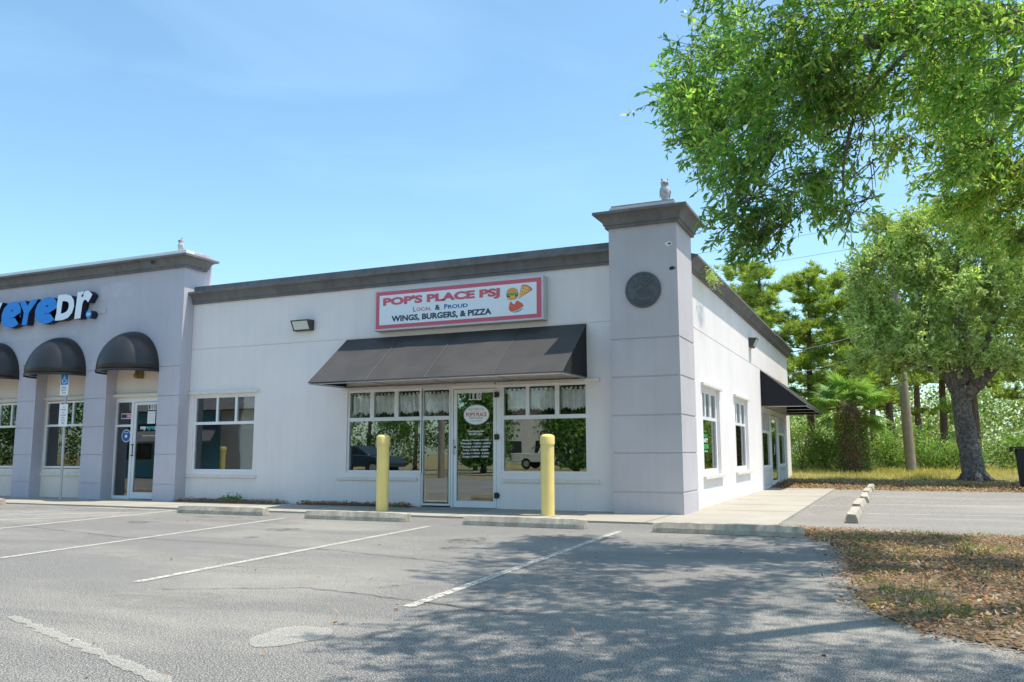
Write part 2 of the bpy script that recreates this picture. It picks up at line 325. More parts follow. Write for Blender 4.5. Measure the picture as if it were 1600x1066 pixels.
# ================================================================== ground
def gz(x, y):
    return -.03 if y < 11.35 else min(.6, .036*(y-11.3))+.01
xs = sorted(set([-900, -400, -200, -120]+list(np.linspace(-80, 80, 41))+[120, 200, 400, 900]))
ys = sorted(set([-900, -400, -200, -100]+list(np.linspace(-60, 8, 18))+[11.3, 11.36]+list(np.linspace(13, 60, 36))+[80, 120, 250, 900]))
V_ = [(x, y, gz(x, y)+(.05*math.sin(x*.7+y*.3)*math.cos(y*.5) if y > 14 else 0)) for y in ys for x in xs]; n = len(xs)
F_ = [(j*n+i, j*n+i+1, (j+1)*n+i+1, (j+1)*n+i) for j in range(len(ys)-1) for i in range(n-1)]
g = MB(); g.add(V_, F_); tag(g.build('ground', TERR, smooth=True), kind='structure')
def sheet(name, poly, z, m, kind='structure', label=None, cat=None):
    b = MB(); b.add([(x, y, z) for x, y in poly], [tuple(range(len(poly)))]); o = b.build(name, m)
    if o.data.polygons[0].normal.z < 0: o.data.flip_normals()
    return tag(o, label, cat, kind=kind)
sheet('parking_lot', [(-60, -17), (14, -17), (14, -1.5), (1.2, -1.5), (-60, -1.5)], 0, ASPH)
sheet('side_parking_lot', [(-.2, -1.5), (14, -1.5), (40, -1.5), (40, 11.36), (-.2, 11.36)], 0, ASPH2)
b = MB(); b.box(-40, 1.57, -1.64, .6, -.1, .028); b.box(-.3, 1.575, .6, 13.3, -.1, .028)
wk = b.build('sidewalk', MAT['concrete']); tag(wk, kind='structure')
b = MB()
for y in (1.4, 3.2, 5.0, 6.8, 8.6, 10.4, 12.2): b.box(0, 1.57, y-.008, y+.008, .0281, .0295)
for x in np.arange(-16.2, 1, 1.6): b.box(x-.008, x+.008, -1.64, -.01, .0281, .0295)
tag(b.build('sidewalk_joint', MAT['mulch']), kind='structure')
def line(name, p, q, wd, m, z=.006):
    p = Vector(p); q = Vector(q); d = (q-p).normalized(); s = Vector((-d.y, d.x))*wd/2; b = MB(); n = 10
    vs = []
    for i in range(n+1):
        c = p.lerp(q, i/n); vs += [(c.x+s.x, c.y+s.y, z), (c.x-s.x, c.y-s.y, z)]
    b.add(vs, [(2*i, 2*i+1, 2*i+3, 2*i+2) for i in range(n)]); return tag(b.build(name, m), kind='structure')
for p, q in [((-.2, -2.86), (.1, -8.6)), ((-2.86, -3.1), (-2.44, -8.5)), ((-5.73, -2.65), (-4.93, -7.9))]: line('parking_line', p, q, .085, PAINT)
for p, q, m in [((-8.75, -1.95), (-7.8, -7.6), PAINT), ((-10.9, -1.85), (-10.2, -6.5), PAINTB), ((-8.75, -1.95), (-10.9, -1.85), PAINT), ((-9.0, -2.5), (-10.75, -4.2), PAINT), ((-8.85, -3.7), (-10.5, -5.6), PAINT), ((-13.6, -1.9), (-13.0, -6.5), PAINTB), ((-16.3, -1.9), (-15.6, -6.5), PAINT)]: line('parking_line', p, q, .1, m)
for y in (1.75, 4.5, 7.15, 9.9): line('side_lot_line', (2.62, y), (7.6, y+.5), .08, PAINT)
# faded line and bare patch in the foreground
b = MB(); rr = random.Random(3); vs = []
for i in range(41):
    t = i/40; x = -2.0+t*2.25; y = -9.86-t*.82; wv = .028+rr.uniform(-.02, .025); vs += [(x+.015, y+wv, .006), (x-.015, y-wv, .006)]
b.add(vs, [(2*i, 2*i+1, 2*i+3, 2*i+2) for i in range(40)]); tag(b.build('faded_line', PAINTW), kind='structure')
b = MB(); vs = [(-.03+.19*math.cos(a)*(1+.1*math.sin(5*a+1)), -9.62+.27*math.sin(a)*(1+.12*math.sin(3*a)), .006) for a in np.linspace(0, 2*math.pi, 40, endpoint=False)]
b.add(vs, [tuple(range(40))]); tag(b.build('bare_patch', PAINTW), kind='structure')
rr = random.Random(12)
def blotsheet(name, x, y, rx, ry, m, z=.005):
    b = MB(); p_ = rr.uniform(0, 6); b.add([(x+rx*math.cos(a)*(1+.18*math.sin(3*a+p_)+.1*math.sin(7*a)), y+ry*math.sin(a)*(1+.18*math.cos(2*a+p_)+.08*math.sin(9*a)), z) for a in np.linspace(0, 2*math.pi, 48, endpoint=False)], [tuple(range(48))]); tag(b.build(name, m), kind='structure')
for x, y, rx, ry in [(-4.4, -4.3, .28, .2), (-1.5, -4.6, .22, .3), (-1.3, -5.4, .1, .14), (-4.1, -5.3, .12, .1), (-7.2, -4.1, .25, .2)]: blotsheet('oil_stain', x, y, rx, ry, OIL)
blotsheet('rust_stain', -7.0, -2.85, .55, .16, RUST); blotsheet('sand_patch', -3.1, -7.2, 1.5, .28, SAND); blotsheet('sand_patch', -6.1, -3.3, 1.2, .2, SAND); blotsheet('sand_patch', 1.95, 4.5, .3, 3.2, SAND); blotsheet('sand_patch', -1.6, -9.0, .5, .3, SAND)
def crack(pts, seed):
    r_ = random.Random(seed); b = MB(); P_ = []
    for i in range(len(pts)-1):
        n_ = max(3, int((Vector(pts[i+1])-Vector(pts[i])).length/.08))
        for k in range(n_): q = Vector(pts[i]).lerp(Vector(pts[i+1]), k/n_); P_.append((q.x+r_.uniform(-.02, .02), q.y+r_.uniform(-.02, .02)))
    vs = []
    for x, y in P_: w_ = r_.uniform(.003, .009); vs += [(x, y+w_, .0055), (x, y-w_, .0055)]
    b.add(vs, [(2*i, 2*i+1, 2*i+3, 2*i+2) for i in range(len(P_)-1)]); tag(b.build('crack', CRACK), kind='structure')
crack([(-8.5, -5.2), (-5.5, -5.9), (-2.6, -6.0), (-.6, -6.5)], 1); crack([(-2.0, -8.7), (-1.0, -8.2), (.6, -8.5), (1.8, -8.0)], 2); crack([(-5.5, -5.9), (-5.0, -4.5), (-4.9, -3.1)], 3)
MED = [(1.62, -1.5), (2.6, -1.62), (4.4, -1.95), (8, -2.6), (13, -3.4), (13, -11.5), (8, -10.2), (5.5, -9.2), (4.3, -8.75), (3.61, -8.45), (3.16, -8.1), (2.9, -7.6), (2.78, -6.9), (2.66, -5.6), (2.55, -4.2), (2.4, -3.3), (2.15, -2.9), (1.95, -2.2)]
def inpoly(x, y, poly):
    c = False; j = len(poly)-1
    for i in range(len(poly)):
        if (poly[i][1] > y) != (poly[j][1] > y) and x < (poly[j][0]-poly[i][0])*(y-poly[i][1])/(poly[j][1]-poly[i][1])+poly[i][0]: c = not c
        j = i
    return c
def pdist(x, y, poly):
    best = 9
    for i in range(len(poly)):
        ax, ay = poly[i]; bx, by = poly[(i+1) % len(poly)]; dx, dy = bx-ax, by-ay
        t = max(0, min(1, ((x-ax)*dx+(y-ay)*dy)/(dx*dx+dy*dy))); best = min(best, math.hypot(x-ax-t*dx, y-ay-t*dy))
    return best
# irregular fine outline, low mound
fine = []
rr = random.Random(8)
for i in range(len(MED)):
    ax, ay = MED[i]; bx, by = MED[(i+1) % len(MED)]; k = max(1, int(math.hypot(bx-ax, by-ay)/.12))
    for j in range(k): t = j/k; fine.append((ax+(bx-ax)*t+rr.uniform(-.04, .04), ay+(by-ay)*t+rr.uniform(-.04, .04)))
def medz(x, y): return .008+min(.07, pdist(x, y, MED)*.12)+.012*math.sin(x*3.1+y*2.3)*min(1, pdist(x, y, MED)*2)
bmx = bmesh.new(); vv = [bmx.verts.new((x, y, .006)) for x, y in fine]; bmx.faces.new(vv); bmesh.ops.triangulate(bmx, faces=bmx.faces)
me = bpy.data.meshes.new('median_ground'); bmx.to_mesh(me); bmx.free(); me.materials.append(MAT['litter']); o = bpy.data.objects.new('median_ground', me); C.objects.link(o)
if me.polygons[0].normal.z < 0: me.flip_normals()
tag(o, kind='structure')
# leaf litter and scattered leaves (uncountable)
rng = np.random.default_rng(5)
def flatleaves(pts, z, rng, lo=.04, hi=.09, wr=.38, tilt=.35):
    n = len(pts); c = np.column_stack([pts, z]); a = rng.uniform(0, 2*np.pi, n); d = np.column_stack([np.cos(a), np.sin(a), rng.normal(0, tilt, n)])
    L_ = rng.uniform(lo, hi, n); W = L_*wr*rng.uniform(.7, 1.2, n)
    s = np.column_stack([-np.sin(a), np.cos(a), rng.normal(0, tilt*1.2, n)])
    return np.stack([c, c+d*L_[:, None]*.45+s*W[:, None]/2, c+d*L_[:, None], c+d*L_[:, None]*.5-s*W[:, None]/2], 1)
pts = []
while len(pts) < 42000:
    x, y = rng.uniform(1.4, 6.5), rng.uniform(-10.5, -1.4)
    if x > 3.3+.13*(y+13.5)+1.6: continue
    ins = inpoly(x, y, MED)
    if ins and (math.sin(x*1.9+y*1.1)+math.sin(y*2.7-x)+rng.normal(0, 1.2) > -1.6): pts.append((x, y))
    elif not ins and pdist(x, y, MED) < abs(rng.normal(0, .09)): pts.append((x, y))
pts = np.array(pts); z = np.array([.012+rng.uniform(0, .03) for p in pts])
tag(mesh_np('leaf_litter', flatleaves(pts, z, rng, .02, .05), 4, LF['dry']), 'dry brown oak leaves covering the planted strip', 'leaf litter', kind='stuff')
p2 = np.column_stack([rng.uniform(-12, 3, 900), rng.uniform(-11, -1.9, 900)]); keep = rng.uniform(0, 1, 900) < np.clip(.12+(p2[:, 0]+5)*.1, .1, .9)
p2 = p2[keep]; tag(mesh_np('fallen_leaves', flatleaves(p2, np.full(len(p2), .012), rng, .02, .05), 4, LF['dry']), 'fallen leaves scattered over the parking lot', 'leaves', kind='stuff')
def blades(pts, z, h, rng, wd=.006, lean=.5):
    n = len(pts); c = np.column_stack([pts, z]); a = rng.uniform(0, 2*np.pi, n); s = np.column_stack([np.cos(a), np.sin(a), np.zeros(n)])*wd
    tip = c+np.column_stack([rng.normal(0, lean, n)*h, rng.normal(0, lean, n)*h, h])
    return np.stack([c-s, c+s, tip], 1)
tuft = []
for k in range(170):
    x, y = rng.uniform(1.8, 5.4), rng.uniform(-9.4, -1.6)
    if not inpoly(x, y, MED): continue
    m_ = rng.integers(8, 45); tuft.append(np.column_stack([rng.normal(x, .07, m_), rng.normal(y, .07, m_)]))
tf = np.concatenate(tuft); tag(mesh_np('grass_tufts', blades(tf, np.full(len(tf), .01), rng.uniform(.03, .085, len(tf)), rng, .004, .6), 3, LF['grass']), 'small green weeds and grass among the leaf litter', 'grass', kind='stuff')
# verge behind the side lot
n = 26000; pv = np.column_stack([rng.uniform(-3, 12, n), rng.uniform(14.8, 24, n)]); pz = np.array([gz(*p) for p in pv])-.03
tag(mesh_np('verge_grass', blades(pv, pz, rng.uniform(.05, .22, n)*np.clip((pv[:, 1]-14)*.35, .25, 1), rng, .014, .35), 3, LF['drygrass']), 'yellow dry grass on the verge behind the side lot', 'grass', kind='stuff')
n = 24000; pv = np.column_stack([rng.uniform(-2, 12, n), 11.2+np.abs(rng.normal(0, 1.9, n))]); pz = np.array([gz(*p) for p in pv])+.012
tag(mesh_np('verge_leaf_litter', flatleaves(pv, pz, rng, .05, .11), 4, LF['dry']), 'brown leaf litter along the edge of the side lot', 'leaf litter', kind='stuff')
# mulch strips at the foot of the restaurant wall
def heap(name, x0, x1, y0, y1, h, label):
    b = MB(); nx, ny = 40, 6; r_ = random.Random(int(x0*10))
    for j in range(ny+1):
        for i in range(nx+1):
            u, v = i/nx, j/ny; e = math.sin(math.pi*u)**.4*math.sin(math.pi*min(1, v*.6+.4))**.6; b.v.append((x0+(x1-x0)*u, y0+(y1-y0)*v+r_.uniform(-.02, .02), .03+(h*e*r_.uniform(.5, 1.1) if 0 < i < nx and j > 0 else 0)))
    for j in range(ny):
        for i in range(nx): b.f.append((j*(nx+1)+i, j*(nx+1)+i+1, (j+1)*(nx+1)+i+1, (j+1)*(nx+1)+i)); b.m.append(0)
    n_ = 900; q = np.column_stack([rng.uniform(x0+.05, x1-.05, n_), rng.uniform(y0, y1, n_)])
    o = tag(b.build(name, MAT['mulch']), label, 'mulch', kind='stuff')
    return o
heap('mulch_bed', -10.75, -8.0, -.12, .29, .07, 'brown mulch strip with weeds under the three light window')
heap('mulch_bed', -7.6, -5.05, .0, .29, .05, 'brown mulch strip left of the glass sidelight')
q = np.concatenate([np.column_stack([rng.uniform(-10.7, -8, 1500), rng.uniform(-.15, .28, 1500)]), np.column_stack([rng.uniform(-7.6, -5.1, 1500), rng.uniform(-.03, .28, 1500)])])
tag(mesh_np('mulch_chips', flatleaves(q, rng.uniform(.035, .09, len(q)), rng, .03, .06, .4, .5), 4, LF['dry']), 'wood chips and dead leaves on the mulch at the wall', 'mulch', kind='stuff')

# ================================================================== buildings
rest = empty('restaurant_building', (-.1, .3, 0), 'pale grey stucco restaurant unit with dark cornice and square corner tower', 'building')
clin = empty('clinic_building', (-10.78, 0, 0), 'lilac grey stucco shop unit with round black awnings at left edge', 'building')
def par(o, p):
    o.parent = p; o.matrix_parent_inverse = Matrix.Translation(-p.location); return o
GZ = [.376, 1.005, 1.622, 2.257, 2.893]
# front wall of the restaurant
FH = [(-10.64, -8.97, .645, 2.24), (-6.67, -1.70, .648, 2.23), (-5.00, -3.35, 0, .648)]
b = MB(); Pf = PX(.3)
wall(b, Pf, -10.78, -1.17, .0, 4.26, FH+[(-10.78, -1.17, 3.255, 3.272)], 0, .014, back=False)
wall(b, Pf, -10.78, -1.17, .0, 4.62, FH, .014, .2)
par(b.build('front_wall', MAT['wall']), rest)
Ps = PS(-.1)
SH = [(2.19, 3.90, .57, 2.26), (5.77, 7.59, .57, 2.26), (10.06, 15.6, .02, 2.24)]
b = MB()
wall(b, Ps, 1.13, 16.9, .0, 4.27, SH+[(1.13, 16.9, 3.255, 3.272)], 0, .014, back=False)
wall(b, Ps, 1.13, 16.9, .0, 4.62, SH, .014, .2)
par(b.build('side_wall', MAT['wall']), rest)
b = MB(); b.box(-10.78, -.3, 16.7, 16.9, 0, 4.62); b.box(-10.78, -10.6, .5, 16.7, 0, 4.62); par(b.build('rear_wall', MAT['wall']), rest)
b = MB(); b.box(-10.6, -.3, .5, 16.7, 4.0, 4.1); par(b.build('roof', MAT['roof']), rest)
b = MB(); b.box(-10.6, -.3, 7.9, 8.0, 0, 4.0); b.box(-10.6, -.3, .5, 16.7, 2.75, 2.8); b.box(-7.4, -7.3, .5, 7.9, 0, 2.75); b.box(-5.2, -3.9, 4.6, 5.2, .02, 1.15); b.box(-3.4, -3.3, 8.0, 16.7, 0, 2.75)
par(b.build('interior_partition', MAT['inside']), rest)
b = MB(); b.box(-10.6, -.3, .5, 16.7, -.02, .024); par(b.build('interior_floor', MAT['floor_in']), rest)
# cornice
def prof(p, z0, z1, top, inner):
    pr = [(-.0, z0), (.05*p/.22, z0), (.05*p/.22, z0+.045), (.075*p/.22, z0+.052)]
    for k in range(1, 9):
        t = k/8*math.pi/2; pr.append((.075*p/.22+(p-.075*p/.22)*(1-math.cos(t)), z0+.06+(z1-.045-z0-.06)*math.sin(t)))
    pr += [(p, z1), (inner, z1+.05), (inner, top), (-.28, top), (-.28, z0)]
    return pr
b = MB(); sweep(b, [(-10.775, .3), (-1.175, .3)], prof(.19, 4.26, 4.51, 4.66, .0)); par(b.build('cornice', MAT['cornice'], smooth='auto'), rest)
rr = random.Random(4)
cor = MB(); ysg = [1.14, 4.2, 8.2, 12.4, 16.9]
for a, c_ in zip(ysg[:-1], ysg[1:]):
    dz = rr.uniform(-.02, .02); e = .004
    sweep(cor, [(-.1, a+e), (-.1, c_ - (e if c_ < 16 else 0))] + ([(-2.5, 16.9)] if c_ > 16 else []), prof(.22+rr.uniform(-.012, .012), 4.265, 4.51+dz, 4.64, 0))
par(cor.build('cornice', MAT['cornice'], smooth='auto'), rest)
# corner tower with proud stucco blocks and recessed joints
b = MB(); J = .011
b.box(-1.155, -.014, .014, 1.115, 0, 5.18)
zz = [0]+GZ+[4.82]
for i in range(len(zz)-1):
    z0 = zz[i]+(J if i else 0); z1 = zz[i+1]-(J if i < len(zz)-2 else 0)
    b.box(-1.17, 0, 0, 1.13, z0, z1)
par(b.build('corner_tower', MAT['tower'], bevel=.006), rest)
b = MB(); sweep(b, [(-1.17, 1.13), (-1.17, 0), (0, 0), (0, 1.13)], prof(.22, 4.81, 5.07, 5.13, -.03), closed=True)
par(b.build('tower_cornice', MAT['cornice'], smooth='auto'), rest)
b = MB(); b.box(-1.13, -.04, .04, 1.09, 5.13, 5.22); par(b.build('tower_cap', MAT['capgrey']), rest)
# holes where stucco came off
def blot(mb, P, u, v, r, seed, d=-.003):
    r_ = random.Random(seed); poly = [(u+r*1.5*math.cos(a)*r_.uniform(.7, 1.2), v+r*math.sin(a)*r_.uniform(.7, 1.2)) for a in np.linspace(0, 2*math.pi, 12, endpoint=False)]
    mb.prism(poly, P, d, d+.002)
for u_, v_, r_, s_ in ((-.12, 4.45, .018, 1), (-.085, 4.03, .035, 2)): b = MB(); blot(b, PX(0), u_, v_, r_, s_); par(b.build('stucco_hole', MAT['black']), rest)
b = MB(); blot(b, PX(0), -.13, 4.452, .04, 3, -.001); par(b.build('stucco_chip', MAT['capwhite']), rest)

# ---- medallion
def medallion(cx, cz, r):
    P = PX(0); root = MB(); root.prism(ell(cx, cz, r, r, 56), P, -.03, 0)
    o = par(root.build('medallion', MAT['relief'], bevel=.006), rest)
    t = MB(); ring = [P(u, v, -.032) for u, v in ell(cx, cz, r*.9, r*.9, 48)]; t.tube(ring+[ring[0]], .012, 6)
    def curve(pts, rad=.011):
        vs = []; pts = [Vector(p) for p in pts]
        for i in range(len(pts)-1):
            p0 = pts[max(0, i-1)]; p1 = pts[i]; p2 = pts[i+1]; p3 = pts[min(len(pts)-1, i+2)]
            for k in range(6):
                s = k/6; q = .5*((2*p1)+(p2-p0)*s+(2*p0-5*p1+4*p2-p3)*s*s+(3*p1-p0-3*p2+p3)*s**3); vs.append(q)
        vs.append(pts[-1]); n_ = len(vs)
        t.tube([P(cx+q.x*r, cz+q.y*r, -.032) for q in vs], [rad*(.5+.6*math.sin(math.pi*min(1, (i+1)/n_))) for i in range(n_)], 6)
    curve([(-.7, .25), (-.45, .15), (-.2, .3), (-.05, .5)]); curve([(-.55, .55), (-.45, .35), (-.25, .35), (-.3, .6)]); curve([(-.2, .8), (-.1, .55), (.02, .4)])
    curve([(.0, .85), (.04, .6), (.0, .42)]); curve([(.2, .82), (.14, .6), (.05, .42)]); curve([(.45, .72), (.28, .5), (.08, .35)]); curve([(.7, .2), (.45, .38), (.2, .2), (0, .1), (-.35, -.02)], .014)
    curve([(.6, .5), (.4, .45), (.25, .55)]); curve([(-.1, .35), (.1, .22), (.3, .38)])
    curve([(.28, .05), (.5, -.2), (.42, -.5), (.15, -.62), (-.2, -.58), (-.42, -.4)], .016); curve([(-.4, -.15), (-.48, -.35), (-.4, -.55)])
    for k in range(4):
        for j in range(3): curve([(-.32+k*.17+j*.02, -.12-j*.14), (-.24+k*.17+j*.02, -.05-j*.14), (-.16+k*.17+j*.02, -.12-j*.14)], .008)
    curve([(-.7, -.45), (-.5, -.68), (-.25, -.66), (0, -.78), (.25, -.66), (.5, -.68), (.68, -.45)], .014); curve([(-.35, -.85), (-.15, -.72), (0, -.7), (.15, -.72), (.35, -.85)])
    par(t.build('relief', MAT['relief'], smooth=True), rest)
medallion(-.583, 3.706, .305)

# ---- window builder
def window(P, name, cols, zlo, zmid, zhi, low, parent, glass=GL, fr=.05, dep=(.03, .10), blinds=False, foot=None, gd=.06, upper=False):
    """cols: u edges of the small upper panes [(a,b)..]; low: lower panes [(a,b)..]; frame bars fill between"""
    u0 = min(cols[0][0], low[0][0])-fr; u1 = max(cols[-1][1], low[-1][1])+fr
    holes = [(a, c, zmid[1], zhi) for a, c in cols]+[(a, c, (foot if foot is not None and k else zlo) if not isinstance(zlo, dict) else zlo[k], zmid[0]) for k, (a, c) in enumerate(low)]
    b = MB(); zb = min(h[2] for h in holes)-fr
    wall(b, P, u0, u1, zb, zhi+fr, holes, dep[0], dep[1])
    w_ = par(b.build(name, MAT['frame'], bevel=.004), parent)
    for h in holes:
        g = MB()
        g.prism([(h[0]-.004, h[2]-.004), (h[1]+.004, h[2]-.004), (h[1]+.004, h[3]+.004), (h[0]-.004, h[3]+.004)], P, gd, gd+.006)
        o = g.build('glass_pane', GLU if (upper and h[2] > 1.5) else glass); o.parent = w_
    if blinds:
        s = MB(); z = min(h[2] for h in holes)+.02
        while z < zhi-.01:
            s.prism([(u0+fr+.01, z), (u1-fr-.01, z), (u1-fr-.01, z+.004), (u0+fr+.01, z+.004)], lambda u, v, d: P(u, v+(d-.15)*.6, d), .14, .165); z += .03
        o = s.build('blind', MAT['blind']); o.parent = w_
    return w_
def trimbar(P, u0, u1, z0, z1, out, parent, name):
    b = MB(); b.prism([(u0, z0), (u1, z0), (u1, z1), (u0, z1)], P, -out, 0); return par(b.build(name, MAT['trim'], bevel=.006), parent)
# three light window at the left
w1 = window(Pf, 'window', [(-10.60, -10.04), (-9.99, -9.53), (-9.47, -9.01)], .69, (1.63, 1.69), 2.2, [(-10.6, -9.01)], rest, blinds=True)
trimbar(Pf, -10.77, -8.87, 2.28, 2.34, .05, rest, 'window_header'); trimbar(Pf, -10.76, -8.87, .515, .575, .035, rest, 'window_sill')
# storefront, left group and right group
window(Pf, 'window', [(-6.63, -6.16), (-6.07, -5.61), (-5.52, -5.05)], .69, (1.63, 1.70), 2.19, [(-6.63, -5.03)], rest, fr=.045, upper=True)
window(Pf, 'sidelight', [(-4.97, -4.42)], .09, (1.63, 1.70), 2.19, [(-4.97, -4.42)], rest, fr=.035, upper=True)
window(Pf, 'window', [(-3.30, -2.87), (-2.80, -2.31), (-2.23, -1.74)], .69, (1.61, 1.68), 2.19, [(-3.30, -1.74)], rest, fr=.045, upper=True)
trimbar(Pf, -6.78, -3.45, 2.24, 2.29, .06, rest, 'window_header'); trimbar(Pf, -3.42, -1.46, 2.23, 2.285, .06, rest, 'window_header')
trimbar(Pf, -6.87, -5.06, .50, .56, .035, rest, 'window_sill'); trimbar(Pf, -3.3, -1.5, .49, .55, .035, rest, 'window_sill')
# glass door 110
b = MB(); wall(b, Pf, -4.37, -3.345, .03, 2.235, [(-4.33, -3.44, .03, 2.19)], .02, .1); df = par(b.build('door_frame', MAT['frame'], bevel=.004), rest)
b = MB(); wall(b, Pf, -4.32, -3.45, .035, 2.18, [(-4.255, -3.51, .15, 2.11)], .03, .08); dr = par(b.build('door', MAT['frame'], bevel=.004), rest)
b = MB(); b.prism([(-4.26, .145), (-3.505, .145), (-3.505, 2.115), (-4.26, 2.115)], Pf, .05, .056); o = b.build('glass_pane', GLD); o.parent = dr
b = MB(); b.tube([Pf(-4.29, 1.0, .02), Pf(-4.29, 1.0, -.02), Pf(-4.29, 1.25, -.02), Pf(-4.29, 1.25, .02)], .009, 8); o = b.build('handle', MAT['steel'], smooth=True); o.parent = dr
b = MB(); b.prism(ell(-4.29, 1.12, .02, .02, 16), Pf, .015, .03); o = b.build('lock', MAT['black']); o.parent = dr
for z in (2.06, 1.3, .26):
    b = MB(); b.prism([(-3.47, z-.05), (-3.40, z-.05), (-3.38, z-.02), (-3.38, z+.02), (-3.40, z+.05), (-3.47, z+.05)], Pf, -.02, .02); o = b.build('hinge', MAT['black'], bevel=.005); o.parent = dr
D = .047
b = MB()
for k in range(3): b.prism([(-4.0+k*.082, 1.98), (-3.925+k*.082, 1.98), (-3.925+k*.082, 2.12), (-4.0+k*.082, 2.12)], Pf, D-.001, D)
o = b.build('number_tile', MAT['white']); o.parent = dr
for k, ch in enumerate('110'): text('number', ch, -3.985+k*.082, -3.94+k*.082, 1.995, 2.105, Pf, MAT['ink'], dr, .001, D-.0015, .02)
lg = MB(); lg.prism(ell(-3.86, 1.71, .27, .19, 56), Pf, D-.001, D); o = lg.build('decal', MAT['greyink']); o.parent = dr
lg = MB(); lg.prism(ell(-3.86, 1.71, .255, .176, 56), Pf, D-.003, D-.0015); o = lg.build('decal', MAT['white']); o.parent = dr
text('lettering', "POP'S PLACE", -4.07, -3.65, 1.675, 1.75, Pf, MAT['red'], dr, .001, D-.0035, .03)
text('lettering', "PORT ST JOHN", -4.0, -3.73, 1.628, 1.658, Pf, MAT['navy'], dr, .001, D-.0035, .02)
text('lettering', "LOCAL & PROUD", -3.98, -3.75, 1.585, 1.608, Pf, MAT['greyink'], dr, .001, D-.0035, .0)
text('lettering', "WINGS  BURGERS  PIZZA", -4.03, -3.7, 1.80, 1.825, Pf, MAT['greyink'], dr, .001, D-.0035, .0)
b = MB()
for k in range(5): b.tube([Pf(-3.99+k*.06+.012*j, 1.775+.012*math.sin(j*1.3+k), D-.004) for j in range(5)], .002, 4)
o = b.build('decal', MAT['greyink']); o.parent = dr
for s_, a_, c_, z_ in [("Popsplacepsj.com", -4.04, -3.70, 1.385), ("321-877-2271", -4.01, -3.74, 1.335), ("Monday & Tuesday: CLOSED", -4.15, -3.60, 1.222), ("Wednesday: 11:00AM - 8:00PM", -4.19, -3.57, 1.162), ("Thursday: 11:00AM - 8:00PM", -4.16, -3.59, 1.102), ("Friday: 11:00AM - 8:30PM", -4.13, -3.62, 1.042), ("Saturday: 11:00AM - 8:30PM", -4.16, -3.60, .982), ("Sunday: 12:00PM - 7:30PM", -4.14, -3.62, .922)]:
    text('lettering', s_, a_, c_, z_, z_+.042, Pf, MAT['white'], dr, .001, D, .02)
# ---- side wall windows and storefront
for nm, us in (('window', [(2.32, 2.60), (2.85, 3.10), (3.36, 3.62)]), ('window', [(5.90, 6.15), (6.44, 6.74), (7.05, 7.32)])):
    uu = [(us[0][0], us[0][1]+.08), (us[1][0]-.04, us[1][1]+.05), (us[2][0]-.04, us[2][1]+.14)]
    window(Ps, nm, uu, .7, (1.63, 1.69), 2.14, [(uu[0][0], uu[-1][1])], rest, fr=.14, dep=(.06, .12), gd=.09)
for a, c_ in ((2.08, 4.0), (5.6, 7.68)):
    trimbar(Ps, a, c_, 2.25, 2.31, .06, rest, 'window_header'); trimbar(Ps, a, c_, .52, .585, .06, rest, 'window_sill')
# side storefront: panes, kick panels, door
holes = [(10.2+.44*k, 10.2+.44*k+.36, 1.62, 2.12) for k in range(4)]+[(14.05+.37*k, 14.05+.37*k+.29, 1.62, 2.12) for k in range(4)]
holes += [(10.2, 11.75, .66, 1.55), (14.05, 15.45, .66, 1.55), (12.2, 13.7, .02, 2.12)]
b = MB(); wall(b, Ps, 10.06, 15.6, .02, 2.24, holes, .04, .11); sf = par(b.build('storefront_frame', MAT['frame'], bevel=.004), rest)
for h in holes[:-1]:
    g = MB(); g.prism([(h[0]-.004, h[2]-.004), (h[1]+.004, h[2]-.004), (h[1]+.004, h[3]+.004), (h[0]-.004, h[3]+.004)], Ps, .07, .076); o = g.build('glass_pane', GL); o.parent = sf
b = MB(); wall(b, Ps, 12.22, 13.68, .03, 2.1, [(12.34, 13.56, .2, 1.98)], .05, .10); d2 = par(b.build('door', MAT['frame'], bevel=.004), rest)
b = MB(); b.prism([(12.335, .195), (13.565, .195), (13.565, 1.985), (12.335, 1.985)], Ps, .07, .076); o = b.build('glass_pane', GLD); o.parent = d2
b = MB(); b.tube([Ps(12.42, .95, .05), Ps(12.42, .95, -.01), Ps(12.42, 1.25, -.01), Ps(12.42, 1.25, .05)], .012, 6); o = b.build('handle', MAT['steel'], smooth=True); o.parent = d2
b = MB()
for a, c_ in ((10.1, 11.95), (13.95, 15.55)): b.prism([(a, .1), (c_, .1), (c_, .5), (a, .5)], Ps, .02, .04); b.prism([(a, .52), (c_, .52), (c_, .58), (a, .58)], Ps, .0, .04)
par(b.build('kick_panel', MAT['signbox'], bevel=.004), rest)
# green lettering on the first side window
text('lettering', 'TAKE OUT', 2.58, 3.0, 1.30, 1.36, Ps, MAT['green'], rest, .001, .085, .03).matrix_parent_inverse = Matrix.Translation(-rest.location)
text('lettering', 'PARTY', 2.56, 3.02, 1.20, 1.28, Ps, MAT['white'], rest, .001, .085, .03).matrix_parent_inverse = Matrix.Translation(-rest.location)
text('lettering', 'CATERING', 2.55, 3.05, 1.08, 1.17, Ps, MAT['green'], rest, .001, .085, .04).matrix_parent_inverse = Matrix.Translation(-rest.location)
text('lettering', 'ASK US', 2.68, 2.95, 1.02, 1.05, Ps, MAT['white'], rest, .001, .085, .03).matrix_parent_inverse = Matrix.Translation(-rest.location)
